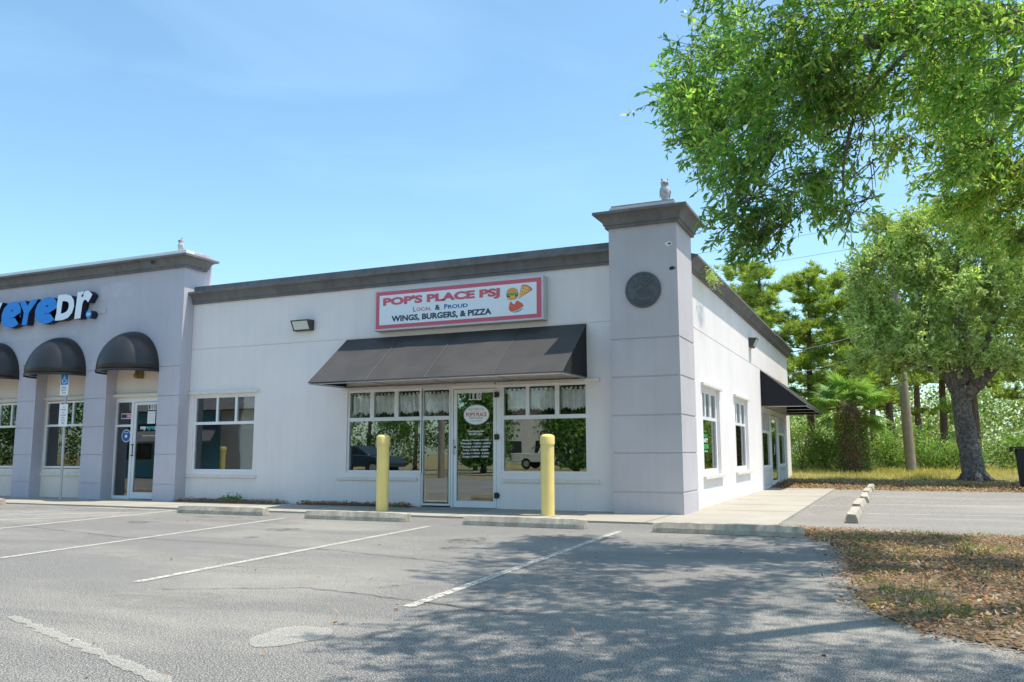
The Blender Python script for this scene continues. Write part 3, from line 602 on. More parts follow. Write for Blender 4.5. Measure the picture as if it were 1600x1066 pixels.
# ---- sloped awnings
def awning(P, u0, u1, zt, zb, proj, parent, seams, nm='awning'):
    """P(u,v,d): d negative is outward"""
    b = MB(); n = 24; rr_ = random.Random(int(u0*7)); rows = 5; T = .012
    def grid(off):
        vs = []
        for j in range(rows+1):
            t = j/rows
            for i in range(n+1):
                s = i/n; sag = .02*math.sin(math.pi*t)*abs(math.sin(math.pi*s*len(seams)+.0))**.7
                vs.append(P(u0+(u1-u0)*s, zt+(zb-zt)*t-sag+off, -.01-proj*t+0))
        return vs
    vs = grid(0)+grid(-T); m = (rows+1)*(n+1); fs = []
    for j in range(rows):
        for i in range(n):
            a = j*(n+1)+i; fs += [(a, a+1, a+n+2, a+n+1), (m+a, m+a+n+1, m+a+n+2, m+a+1)]
    for i in range(n): fs += [(i, m+i, m+i+1, i+1), (rows*(n+1)+i, rows*(n+1)+i+1, m+rows*(n+1)+i+1, m+rows*(n+1)+i)]
    for j in range(rows):
        for e in (0, n): a = j*(n+1)+e; fs.append((a, a+n+1, m+a+n+1, m+a))
    b.add(vs, fs); o = par(b.build(nm, MAT['fabric'], smooth='auto'), parent)
    for uu in (u0+.004, u1-.004):
        e = MB(); s_ = 1 if uu < (u0+u1)/2 else -1
        e.add([P(uu, zt-.01, -.01), P(uu, zb-.01, -.01-proj*.99), P(uu, zb+.0, 0-.003), P(uu+.01*s_, zt-.01, -.01), P(uu+.01*s_, zb-.01, -.01-proj*.99), P(uu+.01*s_, zb, -.003)], [(0, 1, 2), (5, 4, 3), (0, 3, 4, 1), (1, 4, 5, 2), (2, 5, 3, 0)])
        x = e.build('awning_end', MAT['fabricd']); x.parent = o
    f_ = MB()
    ss = [u0+.03]+seams+[u1-.03]
    for s_ in ss: f_.tube([P(s_, zt-.04, -.03), P(s_, zb-.03, -proj*.97)], .011, 6); f_.tube([P(s_, zb-.02, -.01), P(s_, zb-.03, -proj*.97)], .011, 6)
    f_.tube([P(u0+.02, zb-.03, -proj*.985), P(u1-.02, zb-.03, -proj*.985)], .013, 6); f_.tube([P(u0+.02, zb-.02, -.02), P(u1-.02, zb-.02, -.02)], .013, 6)
    x = f_.build('awning_frame', MAT['steel'], smooth=True); x.parent = o
    for s_ in seams:
        g = MB(); g.tube([P(s_, zt+.001, -.012), P(s_, zb+.002, -.01-proj)], .005, 4); x = g.build('seam', MAT['seam']); x.parent = o
    return o
awning(Pf, -6.71, -1.69, 3.25, 2.31, 1.2, rest, [-5.45, -4.25, -2.95])
awning(Ps, 10.04, 16.0, 3.24, 2.26, 1.17, rest, [12.0, 14.0])
# ---- wall lamps
def lamp(P, u0, u1, z0, z1, nm='wall_light'):
    b = MB(); dpt = .2
    pl = [(0, z1), (-dpt, z1-.012), (-dpt*.45, z0), (0, z0)]
    vs = [P(u, z, d) for u in (u0, u1) for d, z in pl]; b.add(vs, [(0, 1, 2, 3), (7, 6, 5, 4)]+[(k, (k+1) % 4, 4+(k+1) % 4, 4+k) for k in range(4)])
    o = par(b.build(nm, MAT['bronze'], bevel=.01), rest)
    l_ = MB(); w_ = (u1-u0)*.1
    def f(t, off): d = -dpt+(dpt*.55)*t; z = (z1-.012)+(z0-z1+.012)*t; return d-.86*off, z-.5*off
    vs = []
    for off in (.002, .008):
        for t in (.12, .88):
            for u in (u0+w_, u1-w_): d, z = f(t, off); vs.append(P(u, z, d))
    l_.add(vs, [(4, 5, 7, 6), (0, 1, 5, 4), (2, 6, 7, 3), (0, 4, 6, 2), (1, 3, 7, 5)]); x = l_.build('lamp_lens', MAT['lens']); x.parent = o
lamp(Pf, -7.98, -7.52, 3.49, 3.71); lamp(Ps, 8.2, 8.62, 3.66, 3.90)

# ---- shop sign
sg = empty('shop_sign', (-4.18, .3, 3.35), 'white sign box with red border reading POP\'S PLACE PSJ above the black awning', 'sign')
Pg = PX(.09)
b = MB(); b.prism([(-5.945, 3.345), (-2.415, 3.345), (-2.415, 4.145), (-5.945, 4.145)], Pg, 0, .205); par(b.build('sign_cabinet', MAT['signbox'], bevel=.01), sg)
b = MB(); b.prism([(-5.905, 3.385), (-2.455, 3.385), (-2.455, 4.105), (-5.905, 4.105)], Pg, -.003, .0); par(b.build('sign_border', MAT['pink']), sg)
b = MB(); b.prism([(-5.825, 3.455), (-2.545, 3.455), (-2.545, 4.03), (-5.825, 4.03)], Pg, -.006, -.0031); par(b.build('sign_face', MAT['signwhite']), sg)
def st(s, a, c_, z0, z1, m, bold=.02): par(text('lettering', s, a, c_, z0, z1, Pg, MAT[m], None, .002, -.0065, bold), sg)
st("POP'S PLACE PSJ", -5.745, -3.26, 3.785, 3.985, 'pink', .055); st("L", -5.075, -5.015, 3.668, 3.765, 'pink', .02); st("OCAL", -5.0, -4.68, 3.672, 3.74, 'pink', .02); st("&", -4.60, -4.49, 3.665, 3.765, 'navy', .03)
st("P", -4.405, -4.335, 3.668, 3.765, 'blue', .03); st("ROUD", -4.325, -3.91, 3.672, 3.745, 'blue', .03); st("WINGS, BURGERS, & PIZZA", -5.55, -3.43, 3.485, 3.62, 'navy', .04)
def art(nm, poly, m, k): 
    b = MB(); b.prism(poly, Pg, -.0075-.0012*k, -.0065); par(b.build(nm, MAT[m]), sg)
art('burger_art', ell(-3.015, 3.87, .115, .09, 24, 0, math.pi)+[(-3.13, 3.855), (-2.9, 3.855)], 'bun', 0)
art('burger_art', [(-3.14, 3.83), (-3.10, 3.815), (-3.06, 3.83), (-3.02, 3.81), (-2.97, 3.828), (-2.93, 3.812), (-2.89, 3.835), (-2.9, 3.86), (-3.13, 3.86)], 'lettuce', 1)
art('burger_art', [(-3.125, 3.79), (-2.905, 3.79), (-2.90, 3.82), (-3.13, 3.82)], 'patty', 0)
art('burger_art', [(-3.06, 3.8), (-3.0, 3.77), (-2.96, 3.80), (-2.96, 3.815), (-3.06, 3.815)], 'cheese', 2)
art('burger_art', [(-3.12, 3.785), (-2.91, 3.785)]+ell(-3.015, 3.77, .1, .035, 14, 0, -math.pi), 'bun', 0)
art('pizza_art', [(-2.895, 3.745), (-2.83, 3.99), (-2.78, 4.0), (-2.70, 3.975), (-2.64, 3.93), (-2.62, 3.885), (-2.66, 3.87)], 'crust', 0)
art('pizza_art', [(-2.89, 3.75), (-2.82, 3.965), (-2.77, 3.97), (-2.70, 3.945), (-2.66, 3.9)], 'cheese', 1)
for u, v in ((-2.79, 3.93), (-2.74, 3.90), (-2.81, 3.88), (-2.77, 3.85), (-2.83, 3.83), (-2.7, 3.91)): art('pizza_art', ell(u, v, .014, .012, 10), 'wingr', 2)
art('wings_art', [(-3.09, 3.60), (-3.06, 3.70), (-3.04, 3.72), (-3.02, 3.68), (-2.97, 3.65), (-2.95, 3.70), (-2.91, 3.72), (-2.87, 3.69), (-2.82, 3.66), (-2.79, 3.61), (-2.84, 3.58), (-2.93, 3.54), (-3.02, 3.52), (-3.07, 3.54)], 'wingr', 0)
art('wings_art', [(-3.02, 3.515), (-2.93, 3.53), (-2.80, 3.58), (-2.83, 3.54), (-2.90, 3.51), (-2.98, 3.50)], 'teal', 0)
for u, v, r_ in ((-3.03, 3.62, .03), (-2.9, 3.64, .035), (-2.97, 3.57, .03), (-2.85, 3.61, .025)): art('wings_art', ell(u, v, r_, r_*.6, 12), 'crust', 1)

# ================================================================== clinic unit
Pc = PX(0); Pr = PX(.28)
OP = [(-22.3, -20.67), (-19.9, -18.15), (-17.52, -15.89), (-15.27, -13.64), (-12.96, -11.40)]
b = MB(); hl = [(a, c_, 0, 2.904) for a, c_ in OP]
gv = [(-30, -10.78, z-.009, z+.009) for z in GZ]
wall(b, Pc, -30, -10.78, 0, 2.904, hl+gv, 0, .014, back=False); wall(b, Pc, -30, -10.781, 0, 2.904, hl, .014, .28)
top = [(-30, 2.904)]
for a, c_ in OP:
    top += [(a, 2.904)]+[((a+c_)/2-(c_-a)/2*math.cos(t), 2.904+.8*math.sin(t)) for t in np.linspace(.05, math.pi-.05, 20)]+[(c_, 2.904)]
top += [(-10.78, 2.904), (-10.78, 5.06), (-30, 5.06)]
bm_ = MB(); bm_.prism(top, Pc, 0, .28); b.v_off = len(b.v); b.add(bm_.v, bm_.f)
par(b.build('front_wall', MAT['clinic']), clin)
b = MB(); b.box(-30, -10.785, .56, .8, 2.95, 5.44); b.box(-30, -10.79, .28, .56, 3.9, 5.44); b.box(-10.98, -10.782, .56, .9, 0, 2.95); b.box(-30, -10.98, 12, 12.2, 0, 5.0); b.box(-30, -10.98, .8, 12, 4.6, 4.7)
par(b.build('parapet_wall', MAT['clinic']), clin)
b = MB(); b.box(-10.985, -10.783, .281, .55, 0, 5.0); par(b.build('return_wall', MAT['clinic']), clin)
wins = {0: (-22.3, -20.67), 1: (-19.9, -18.15)}
rh = [(-22.2, -20.8, .66, 2.3), (-19.8, -18.3, .66, 2.3), (-17.4, -16.03, .68, 2.27), (-15.27, -13.9, .68, 2.27), (-13.0, -11.42, .02, 2.25)]
b = MB(); wall(b, Pr, -29, -10.99, 0, 3.9, rh, 0, .2); par(b.build('recess_wall', MAT['recess']), clin)
cw = []
for k, (a, c_) in enumerate([(-22.2, -20.8), (-19.8, -18.3), (-17.4, -16.03), (-15.27, -13.9)]):
    wd = (c_-a-.1-.1)/3; cols = [(a+.05+i*(wd+.05), a+.05+i*(wd+.05)+wd) for i in range(3)]
    window(Pr, 'window', cols, .74, (1.66, 1.71), 2.21, [(a+.05, c_-.05)], clin, fr=.045, blinds=True)
    trimbar(Pr, a-.03, min(c_+.1, c_+.1), 2.29, 2.35, .05, clin, 'window_header'); trimbar(Pr, a-.03, c_+.12, .52, .60, .03, clin, 'window_sill')
# door 108 with sidelight
b = MB(); wall(b, Pr, -13.0, -11.41, .03, 2.25, [(-12.92, -12.48, .1, 1.62), (-12.92, -12.48, 1.67, 2.17), (-12.41, -11.46, .03, 2.17)], .02, .1); sf2 = par(b.build('door_frame', MAT['frame'], bevel=.004), clin)
for z0, z1 in ((.1, 1.62), (1.67, 2.17)):
    g = MB(); g.prism([(-12.924, z0-.004), (-12.476, z0-.004), (-12.476, z1+.004), (-12.924, z1+.004)], Pr, .05, .056); o = g.build('glass_pane', GLD); o.parent = sf2
b = MB(); wall(b, Pr, -12.40, -11.47, .04, 2.16, [(-12.33, -11.54, .18, 2.1)], .03, .08); dc = par(b.build('door', MAT['frame'], bevel=.004), clin)
b = MB(); b.prism([(-12.335, .175), (-11.535, .175), (-11.535, 2.105), (-12.335, 2.105)], Pr, .05, .056); o = b.build('glass_pane', GLD); o.parent = dc
b = MB(); b.tube([Pr(-12.36, .98, .02), Pr(-12.36, .98, -.05), Pr(-12.30, .98, -.06), Pr(-12.30, 1.22, -.06), Pr(-12.36, 1.22, -.05), Pr(-12.36, 1.22, .02)], .011, 8); o = b.build('handle', MAT['black'], smooth=True); o.parent = dc
trimbar(Pr, -13.25, -11.41, 2.28, 2.35, .08, clin, 'door_header')
def on(nm, s, a, c_, z0, z1, m, p, d=.047, bold=.02): 
    t_ = text(nm, s, a, c_, z0, z1, Pr, MAT[m], p, .001, d, bold)
def pl(nm, poly, m, p, d=.047, P=None): b = MB(); b.prism(poly, P or Pr, d-.0015, d); o = b.build(nm, MAT[m]); o.parent = p; return o
rect = lambda a, c_, z0, z1: [(a, z0), (c_, z0), (c_, z1), (a, z1)]
for k in range(3): pl('number_tile', rect(-12.0+k*.08, -11.928+k*.08, 1.99, 2.12), 'white', dc)
for k, ch in enumerate('108'): on('number', ch, -11.985+k*.08, -11.94+k*.08, 2.0, 2.11, 'ink', dc, .045)
pl('notice', rect(-12.01, -11.78, 1.68, 1.95), 'white', dc)
for k in range(7): on('lettering', 'open hours monday', -11.99, -11.81, 1.90-k*.03, 1.91-k*.03, 'greyink', dc, .045, 0)
on('lettering', 'my', -12.21, -12.03, 1.53, 1.62, 'white', dc, .047, .04); on('lettering', 'eye', -12.02, -11.80, 1.53, 1.62, 'teal', dc, .047, .04); on('lettering', 'D', -11.78, -11.70, 1.54, 1.62, 'white', dc, .047, .04)
on('lettering', 'Vision & Hearing', -12.15, -11.75, 1.40, 1.43, 'white', dc)
pl('sticker', ell(-12.63, 1.42, .14, .14, 36), 'white', sf2); pl('sticker', ell(-12.63, 1.42, .125, .125, 36), 'blue', sf2, .045); pl('sticker', ell(-12.63, 1.41, .04, .035, 16), 'white', sf2, .043)
on('lettering', 'WE ACCEPT', -12.7, -12.56, 1.48, 1.50, 'white', sf2, .043)
pl('sticker', rect(-12.82, -12.48, 1.80, 1.92), 'white', sf2); pl('sticker', rect(-12.81, -12.65, 1.815, 1.905), 'navy', sf2, .045); pl('sticker', rect(-12.65, -12.49, 1.815, 1.905), 'pink', sf2, .045); on('lettering', 'OPEN', -12.62, -12.52, 1.84, 1.88, 'white', sf2, .043)
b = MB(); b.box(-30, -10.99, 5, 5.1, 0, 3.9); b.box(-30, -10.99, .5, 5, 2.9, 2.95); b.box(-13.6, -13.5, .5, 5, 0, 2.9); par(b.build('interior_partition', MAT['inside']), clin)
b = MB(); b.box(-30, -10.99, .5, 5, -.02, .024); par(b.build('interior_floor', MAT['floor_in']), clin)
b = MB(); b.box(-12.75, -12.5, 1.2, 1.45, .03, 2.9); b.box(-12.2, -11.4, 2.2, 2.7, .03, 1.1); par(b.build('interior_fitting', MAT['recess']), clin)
b = MB(); sweep(b, [(-30, 0), (-10.78, 0), (-10.78, .56), (-12, .56)], prof(.22, 5.05, 5.31, 5.34, -.0)); par(b.build('cornice', MAT['cornice'], smooth='auto'), clin)
b = MB(); b.box(-30, -10.8, .02, .54, 5.345, 5.45); par(b.build('parapet_cap', MAT['capwhite']), clin)
b = MB(); blot(b, lambda u, v, d: (u, -.15+d, v), -11.6, 5.2, .04, 5); par(b.build('stucco_hole', MAT['black']), clin)
# number 3.. beside the awning
par(text('number', '3', -15.78, -15.68, 3.0, 3.13, Pc, MAT['greyink'], None, .004, 0, .02), clin)
# dome awnings
def dome(cx, r, dpt, z0, h):
    b = MB(); nu, nv = 20, 10; vs = []
    for off in (0, .012):
        for j in range(nv+1):
            ph = math.pi/2*j/nv
            for i in range(nu+1):
                th = math.pi*i/nu; rs = (r-off)*math.cos(ph) if j < nv else 0
                k = 1-.02*abs(math.sin(th*3))*math.cos(ph)
                vs.append((cx-(r-off)*math.cos(th)*math.cos(ph)*k, -(dpt-off)*math.sin(th)*math.cos(ph)*k-.004, z0+(h-off)*math.sin(ph)))
    m = (nu+1)*(nv+1); fs = []
    for j in range(nv):
        for i in range(nu): a = j*(nu+1)+i; fs += [(a, a+1, a+nu+2, a+nu+1), (m+a, m+a+nu+1, m+a+nu+2, m+a+1)]
    for i in range(nu): fs.append((i, m+i, m+i+1, i+1))
    b.add(vs, fs); o = par(b.build('awning', MAT['dome'], smooth=True, fix=False), clin)
    v = MB(); vs = []
    ring = [(cx-r*math.cos(math.pi*i/30), -dpt*math.sin(math.pi*i/30)-.004) for i in range(31)]; rin = [(cx-(r-.01)*math.cos(math.pi*i/30), -(dpt-.01)*math.sin(math.pi*i/30)-.004) for i in range(31)]
    for z in (z0+.005, z0-.05): vs += [(x, y, z) for x, y in ring]
    for z in (z0+.005, z0-.05): vs += [(x, y, z) for x, y in rin]
    fs = [(i, i+1, 31+i+1, 31+i) for i in range(30)]+[(62+i, 93+i, 93+i+1, 62+i+1) for i in range(30)]+[(31+i, 31+i+1, 93+i+1, 93+i) for i in range(30)]
    v.add(vs, fs); x = v.build('valance', MAT['dome']); x.parent = o
    f_ = MB(); f_.tube([(cx-(r-.03)*math.cos(math.pi*i/16), -(dpt-.03)*math.sin(math.pi*i/16)-.01, z0) for i in range(17)], .012, 6)
    for th in (math.pi*.25, math.pi*.5, math.pi*.75): f_.tube([(cx-(r-.07)*math.cos(th)*math.cos(p_), -(dpt-.07)*math.sin(th)*math.cos(p_)-.01, z0+(h-.07)*math.sin(p_)) for p_ in np.linspace(0, math.pi/2, 9)], .01, 5)
    x = f_.build('awning_frame', MAT['steel'], smooth=True); x.parent = o
for a, c_ in OP[1:]: dome((a+c_)/2, (c_-a)/2+.01, .72, 2.83, .88)
b = MB(); b.box(-12.26, -12.14, .13, .275, 2.68, 2.86); b.box(-12.24, -12.16, .08, .13, 2.70, 2.78); par(b.build('wall_light', MAT['brass'], bevel=.01), clin)

# ---- channel letters of the clinic sign
es = empty('channel_letter_sign', (-14.8, 0, 4.0), 'blue and white channel letters reading eyeDr. on the lilac wall at left', 'sign')
def letter(ch, a, c_, z0, z1, m, shear=.15, bold=.07):
    t_ = text('letter', ch, a, c_, z0, z1, Pc, MAT[m], None, .17, -.02, bold, shear, MAT['lside']); par(t_, es); return t_
letter('m', -18.0, -17.15, 4.03, 4.66, 'lwhite'); letter('y', -17.1, -16.42, 3.9, 4.66, 'lwhite')
letter('e', -16.42, -15.74, 4.02, 4.66, 'lblue'); letter('Y', -15.82, -15.16, 4.06, 4.65, 'lblue'); letter('e', -15.24, -14.50, 4.04, 4.68, 'lblue'); letter('D', -14.54, -13.93, 4.09, 4.69, 'lwhite', .1, .06); letter('r', -13.90, -13.36, 4.09, 4.72, 'lwhite', .1, .045)
b = MB(); b.prism(ell(-13.44, 4.17, .09, .09, 24), Pc, -.19, -.02); t_ = par(b.build('letter', [MAT['dot'], MAT['lside']]), es)
for p in t_.data.polygons:
    if abs(p.normal.y) < .8: p.material_index = 1
text('lettering', '20', -13.5, -13.39, 4.14, 4.20, Pc, MAT['white'], None, .001, -.191, .02)
for o in list(C.objects):
    if o.name.startswith('lettering') and o.parent is None: par(o, es)
b = MB(); b.prism(rect(-18.2, -13.1, 4.2, 4.32), Pc, -.02, 0); par(b.build('raceway', MAT['clinic']), es)

b = MB(); b.prism([(-13.3, 4.52), (-12.3, 4.55), (-12.25, 4.72), (-12.4, 4.86), (-12.9, 4.88), (-13.35, 4.82)], Pc, -.002, 0); par(b.build('paint_patch', MAT['patch']), clin)
b = MB(); b.prism([(-18.2, 3.72), (-14.0, 3.74), (-13.9, 3.98), (-14.6, 4.0), (-18.2, 3.98)], Pc, -.002, 0); par(b.build('paint_patch', MAT['patch']), clin)
# poster in the left clinic window
po = empty('window_poster', (-16.9, .37, .9), 'blue and white poster of smiling people inside the leftmost clinic window', 'poster')
Pp = PX(.36)
pp = lambda nm, poly, m, k: par((lambda b: (b.prism(poly, Pp, -.001*k-.001, -.001*k), b.build(nm, MAT[m]))[1])(MB()), po)
pp('poster_sheet', rect(-17.35, -16.5, .92, 1.57), 'signwhite', 0); pp('poster_band', rect(-17.35, -16.5, .92, 1.14), 'blue', 1)
for x, m, s_ in ((-17.15, 'patty', 1), (-16.9, 'crust', .95), (-16.65, 'patty', .9)):
    pp('portrait', ell(x, 1.36, .075*s_, .10*s_, 20), m, 1); pp('portrait', ell(x, 1.345, .05*s_, .07*s_, 20), 'bun', 2); pp('portrait', [(x-.11, 1.14), (x+.11, 1.14), (x+.07, 1.26), (x-.07, 1.26)], 'pink' if m == 'crust' else 'teal', 1.5)
par(text('lettering', 'UP TO 30% off', -17.2, -16.55, 1.03, 1.08, Pp, MAT['white'], None, .0005, -.0025, .02), po); par(text('lettering', 'all frames', -17.0, -16.65, .96, .99, Pp, MAT['white'], None, .0005, -.0025, .01), po)

# ---- owls
def owl(name, x, y, z, h, rz, label):
    t = empty(name, (x, y, z), label, 'owl figure', 'plastic owl figures on the parapets', rz)
    b = MB(); s = h/.4
    prof_ = [(.045, 0), (.062, .015), (.06, .05), (.072, .09), (.085, .14), (.088, .19), (.078, .235), (.06, .262), (.058, .275), (.068, .3), (.07, .33), (.06, .358), (.035, .375), (.005, .38)]
    b.lathe([(r*s, z_*s) for r, z_ in prof_], 20, sx=1, sy=.85)
    o = b.build('body', MAT['owl'], t, smooth=True)
    e = MB()
    for sx_ in (-1, 1): e.add([(sx_*.06*s, .01*s, .345*s), (sx_*.02*s, -.02*s, .37*s), (sx_*.03*s, .03*s, .36*s), (sx_*.062*s, -.01*s, .415*s)], [(0, 1, 3), (1, 2, 3), (2, 0, 3), (0, 2, 1)])
    e.build('ear_tuft', MAT['owl'], t)
    wgb = MB()
    for sx_ in (-1, 1):
        vs = [(sx_*.082*s, .0, .24*s), (sx_*.1*s, -.03*s, .17*s), (sx_*.085*s, .02*s, .05*s), (sx_*.06*s, .06*s, .15*s), (sx_*.05*s, -.055*s, .2*s), (sx_*.07*s, .0, .15*s)]
        wgb.add(vs, [(0, 4, 1), (1, 4, 5), (0, 1, 3), (1, 2, 3), (1, 5, 2), (2, 5, 3)])
    wgb.build('wing', MAT['owl'], t, smooth=True)
    f_ = MB()
    for sx_ in (-1, 1): f_.lathe([(.001, .31*s), (.013*s, .315*s), (.013*s, .325*s), (.001, .33*s)], 10, sx_*.027*s, -.058*s)
    f_.add([(-.008*s, -.058*s, .31*s), (.008*s, -.058*s, .31*s), (0, -.08*s, .295*s), (0, -.058*s, .28*s)], [(0, 1, 2), (1, 3, 2), (3, 0, 2), (0, 3, 1)])
    f_.build('face', MAT['beak'], t)
    bs = MB(); bs.lathe([(.075*s, -.012), (.075*s, .012*s), (.04*s, .02*s)], 16); bs.build('base', MAT['capgrey'], t)
owl('owl_figure', -.22, .2, 5.232, .40, .5, 'grey horned owl figure standing on the corner tower cap')
owl('owl_figure', -11.25, .3, 5.462, .36, -.3, 'pale owl figure standing on the lilac parapet above the round awnings')

# ---- bollards
def bollard(x, y, h, label):
    t = empty('bollard', (x, y, .0), label, 'bollard', 'yellow bollards before the restaurant')
    b = MB(); b.lathe([(.108, 0), (.108, h-.16)], 28); b.build('post', MAT['yellow'], t, smooth='auto')
    b = MB(); b.lathe([(.11, h-.17), (.119, h-.165), (.119, h-.05), (.112, h-.03), (.085, h-.012), (.04, h-.002), (.001, h)], 28); b.build('cap', MAT['yellow'], t, smooth='auto')
bollard(-5.035, -.93, 1.34, 'yellow bollard left of the glass door, before the storefront window'); bollard(-1.97, -.9, 1.31, 'yellow bollard nearest the corner tower, right of the door')

# ---- wheel stops
def stopmesh(seed):
    b = MB(); r_ = random.Random(seed); n_ = 22; pr = [(-.085, 0), (-.08, .05), (-.055, .115), (.055, .115), (.08, .05), (.085, 0)]
    vs = []
    for i in range(n_+1):
        t = i/n_; u = -.915+1.83*t; e = 1 if 0 < i < n_ else .93
        sh = min(1, min(t, 1-t)*12)*.12+.88
        for a, z in pr: vs.append((u, a*e+r_.uniform(-.003, .003), z*sh+(r_.uniform(-.004, .003) if z > 0 else 0)))
    m = len(pr); fs = []
    for i in range(n_):
        for k in range(m): fs.append((i*m+k, (i+1)*m+k, (i+1)*m+(k+1) % m, i*m+(k+1) % m))
    fs += [tuple(range(m)), tuple(range((n_+1)*m-1, n_*m-1, -1))]
    b.add(vs, fs); return b
for k, (x, y, rz, lb) in enumerate([(-14.3, -1.95, 0, 'concrete wheel stop at the foot of the accessible parking sign'), (-7.33, -2.3, .02, 'concrete wheel stop in front of the mulch strip, left of the bollards'), (-4.47, -2.52, .01, 'concrete wheel stop before the left yellow bollard'), (-1.64, -2.64, -.02, 'concrete wheel stop before the right yellow bollard'), (1.13, -2.72, 0, 'stained concrete wheel stop half in tree shade by the corner')]):
    o = stopmesh(k).build('wheel_stop', MAT['stop']); o.location = (x, y, .004); o.rotation_euler.z = rz; tag(o, lb, 'wheel stop', 'wheel stops in the front row'); o.scale = (1, 1.05, 1.1)
nm = ['nearest', 'second nearest', 'middle', 'second farthest', 'farthest']
for k in range(5):
    o = stopmesh(20+k).build('wheel_stop', MAT['stop']); o.location = (2.47+.01*(-1)**k, -.36+.915+2.73*k, .004); o.rotation_euler.z = math.pi/2+.02*math.sin(k*4); o.scale = (1, 1.1, 1.2)
    tag(o, f'pale concrete wheel stop beside the side walkway, {nm[k]} of the row', 'wheel stop', 'wheel stops along the side walkway')

# ---- accessible parking sign
t = empty('parking_sign', (-13.87, -.3, 0), 'blue and white accessible parking sign on a thin steel post', 'sign')
b = MB(); b.tube([(-13.87, -.26, 0), (-13.92, -.26, 2.8)], .028, 8); par(b.build('post', MAT['steel'], smooth='auto'), t)
Pq = PX(-.30)
def sp(nm, poly, m, k): b = MB(); b.prism(poly, Pq, -.002*k-.003, -.002*k); par(b.build(nm, MAT[m]), t)
def rr4(a, c_, z0, z1, r=.025):
    o_ = []
    for (x, z, s) in ((c_-r, z1-r, 0), (a+r, z1-r, 1), (a+r, z0+r, 2), (c_-r, z0+r, 3)): o_ += [(x+r*math.cos(math.pi/2*(s+q/4)), z+r*math.sin(math.pi/2*(s+q/4))) for q in range(5)]
    return o_
sp('sign_plate', rr4(-14.06, -13.80, 2.33, 2.85), 'white', 0); sp('sign_plate', rr4(-14.045, -13.815, 2.565, 2.835), 'lblue', 1.1); sp('sign_plate', rr4(-14.035, -13.765, 1.63, 2.13, .01), 'white', 0)
b = MB(); P3 = lambda u, v: Pq(u, v, -.0075)
b.tube([P3(-13.94, 2.775), P3(-13.94, 2.69), P3(-13.885, 2.69), P3(-13.86, 2.62)], .008, 6); b.tube([P3(-13.94, 2.735), P3(-13.895, 2.735)], .007, 6)
rg = [P3(-13.935+.055*math.cos(a), 2.655+.055*math.sin(a)) for a in np.linspace(2.2, 5.9, 16)]; b.tube(rg, .007, 6)
b.prism(ell(-13.94, 2.80, .015, .015, 12), Pq, -.0085, -.0052)
par(b.build('wheelchair_symbol', MAT['white']), t)
def stx(s, a, c_, z0, z1, k=.002, m='greyink'): par(text('lettering', s, a, c_, z0, z1, Pq, MAT[m], None, .001, -k-.001, .01), t)
stx('PARKING BY', -14.0, -13.86, 2.505, 2.53, .003); stx('DISABLED', -14.0, -13.86, 2.47, 2.49, .003); stx('PERMIT ONLY', -14.02, -13.84, 2.43, 2.45, .003); stx('$250 FINE', -14.0, -13.86, 2.37, 2.40, .003)
for k, s in enumerate(['NO', 'PARKING', 'IN', 'HATCHED', 'AREA', 'AT ANY', 'TIME']): stx(s, -13.9-.012*len(s), -13.9+.012*len(s), 2.05-k*.06, 2.08-k*.06, .003)

# ---- lace valances
rngc = np.random.default_rng(2)
def curtain(a, c_, label, seed, thin=False):
    r_ = random.Random(seed); n_ = 60; ztop, zbot = 2.13, 1.78; rows = 8; vs = []
    ph = r_.uniform(0, 6); 
    for j in range(rows+1):
        tt = j/rows
        for i in range(n_+1):
            u = a+(c_-a)*i/n_; d = .115+.02*math.sin(u*55+ph)+.012*math.sin(u*23+ph*2); 
            z = ztop+(zbot-ztop)*tt
            if j == rows: z += .018*math.sin(u*90+ph)+.02*math.sin(u*19+ph)
            if j == 0: z += .015*math.sin(u*60)
            vs.append(Pf(u, z, d*(1+.15*tt)))
    fs = [(j*(n_+1)+i, j*(n_+1)+i+1, (j+1)*(n_+1)+i+1, (j+1)*(n_+1)+i) for j in range(rows) for i in range(n_)]
    b = MB(); b.add(vs, fs)
    for k in range(int((c_-a)/.085)):
        u = a+.04+k*.085; b.add([Pf(u-.022, 2.12, .11), Pf(u+.022, 2.12, .11), Pf(u+.022, 2.165, .11), Pf(u-.022, 2.165, .11)], [(0, 1, 2, 3)])
    o = b.build('lace_valance', MAT['lace'], smooth=True); md = o.modifiers.new('cloth', 'SOLIDIFY'); md.thickness = .002
    tag(o, label, 'valance', 'lace valances in the storefront windows')
pos = [(-6.60, -6.16, 'leftmost pane'), (-6.07, -5.61, 'second pane from the left'), (-5.52, -5.05, 'third pane from the left'), (-4.98, -4.40, 'pane over the sidelight'), (-3.24, -2.86, 'pane just right of the door'), (-2.8, -2.31, 'middle pane right of the door'), (-2.23, -1.73, 'rightmost pane')]
for k, (a, c_, s) in enumerate(pos): curtain(a-.01, c_+.01, f'white lace valance in the {s} of the storefront', k)

o = stopmesh(50).build('wheel_stop', MAT['stop']); o.location = (4.95, -6.75, .03); o.rotation_euler.z = .15; o.scale = (1, 1.2, 1.3); tag(o, 'concrete wheel stop among dry leaves at the right edge of the planted strip', 'wheel stop')

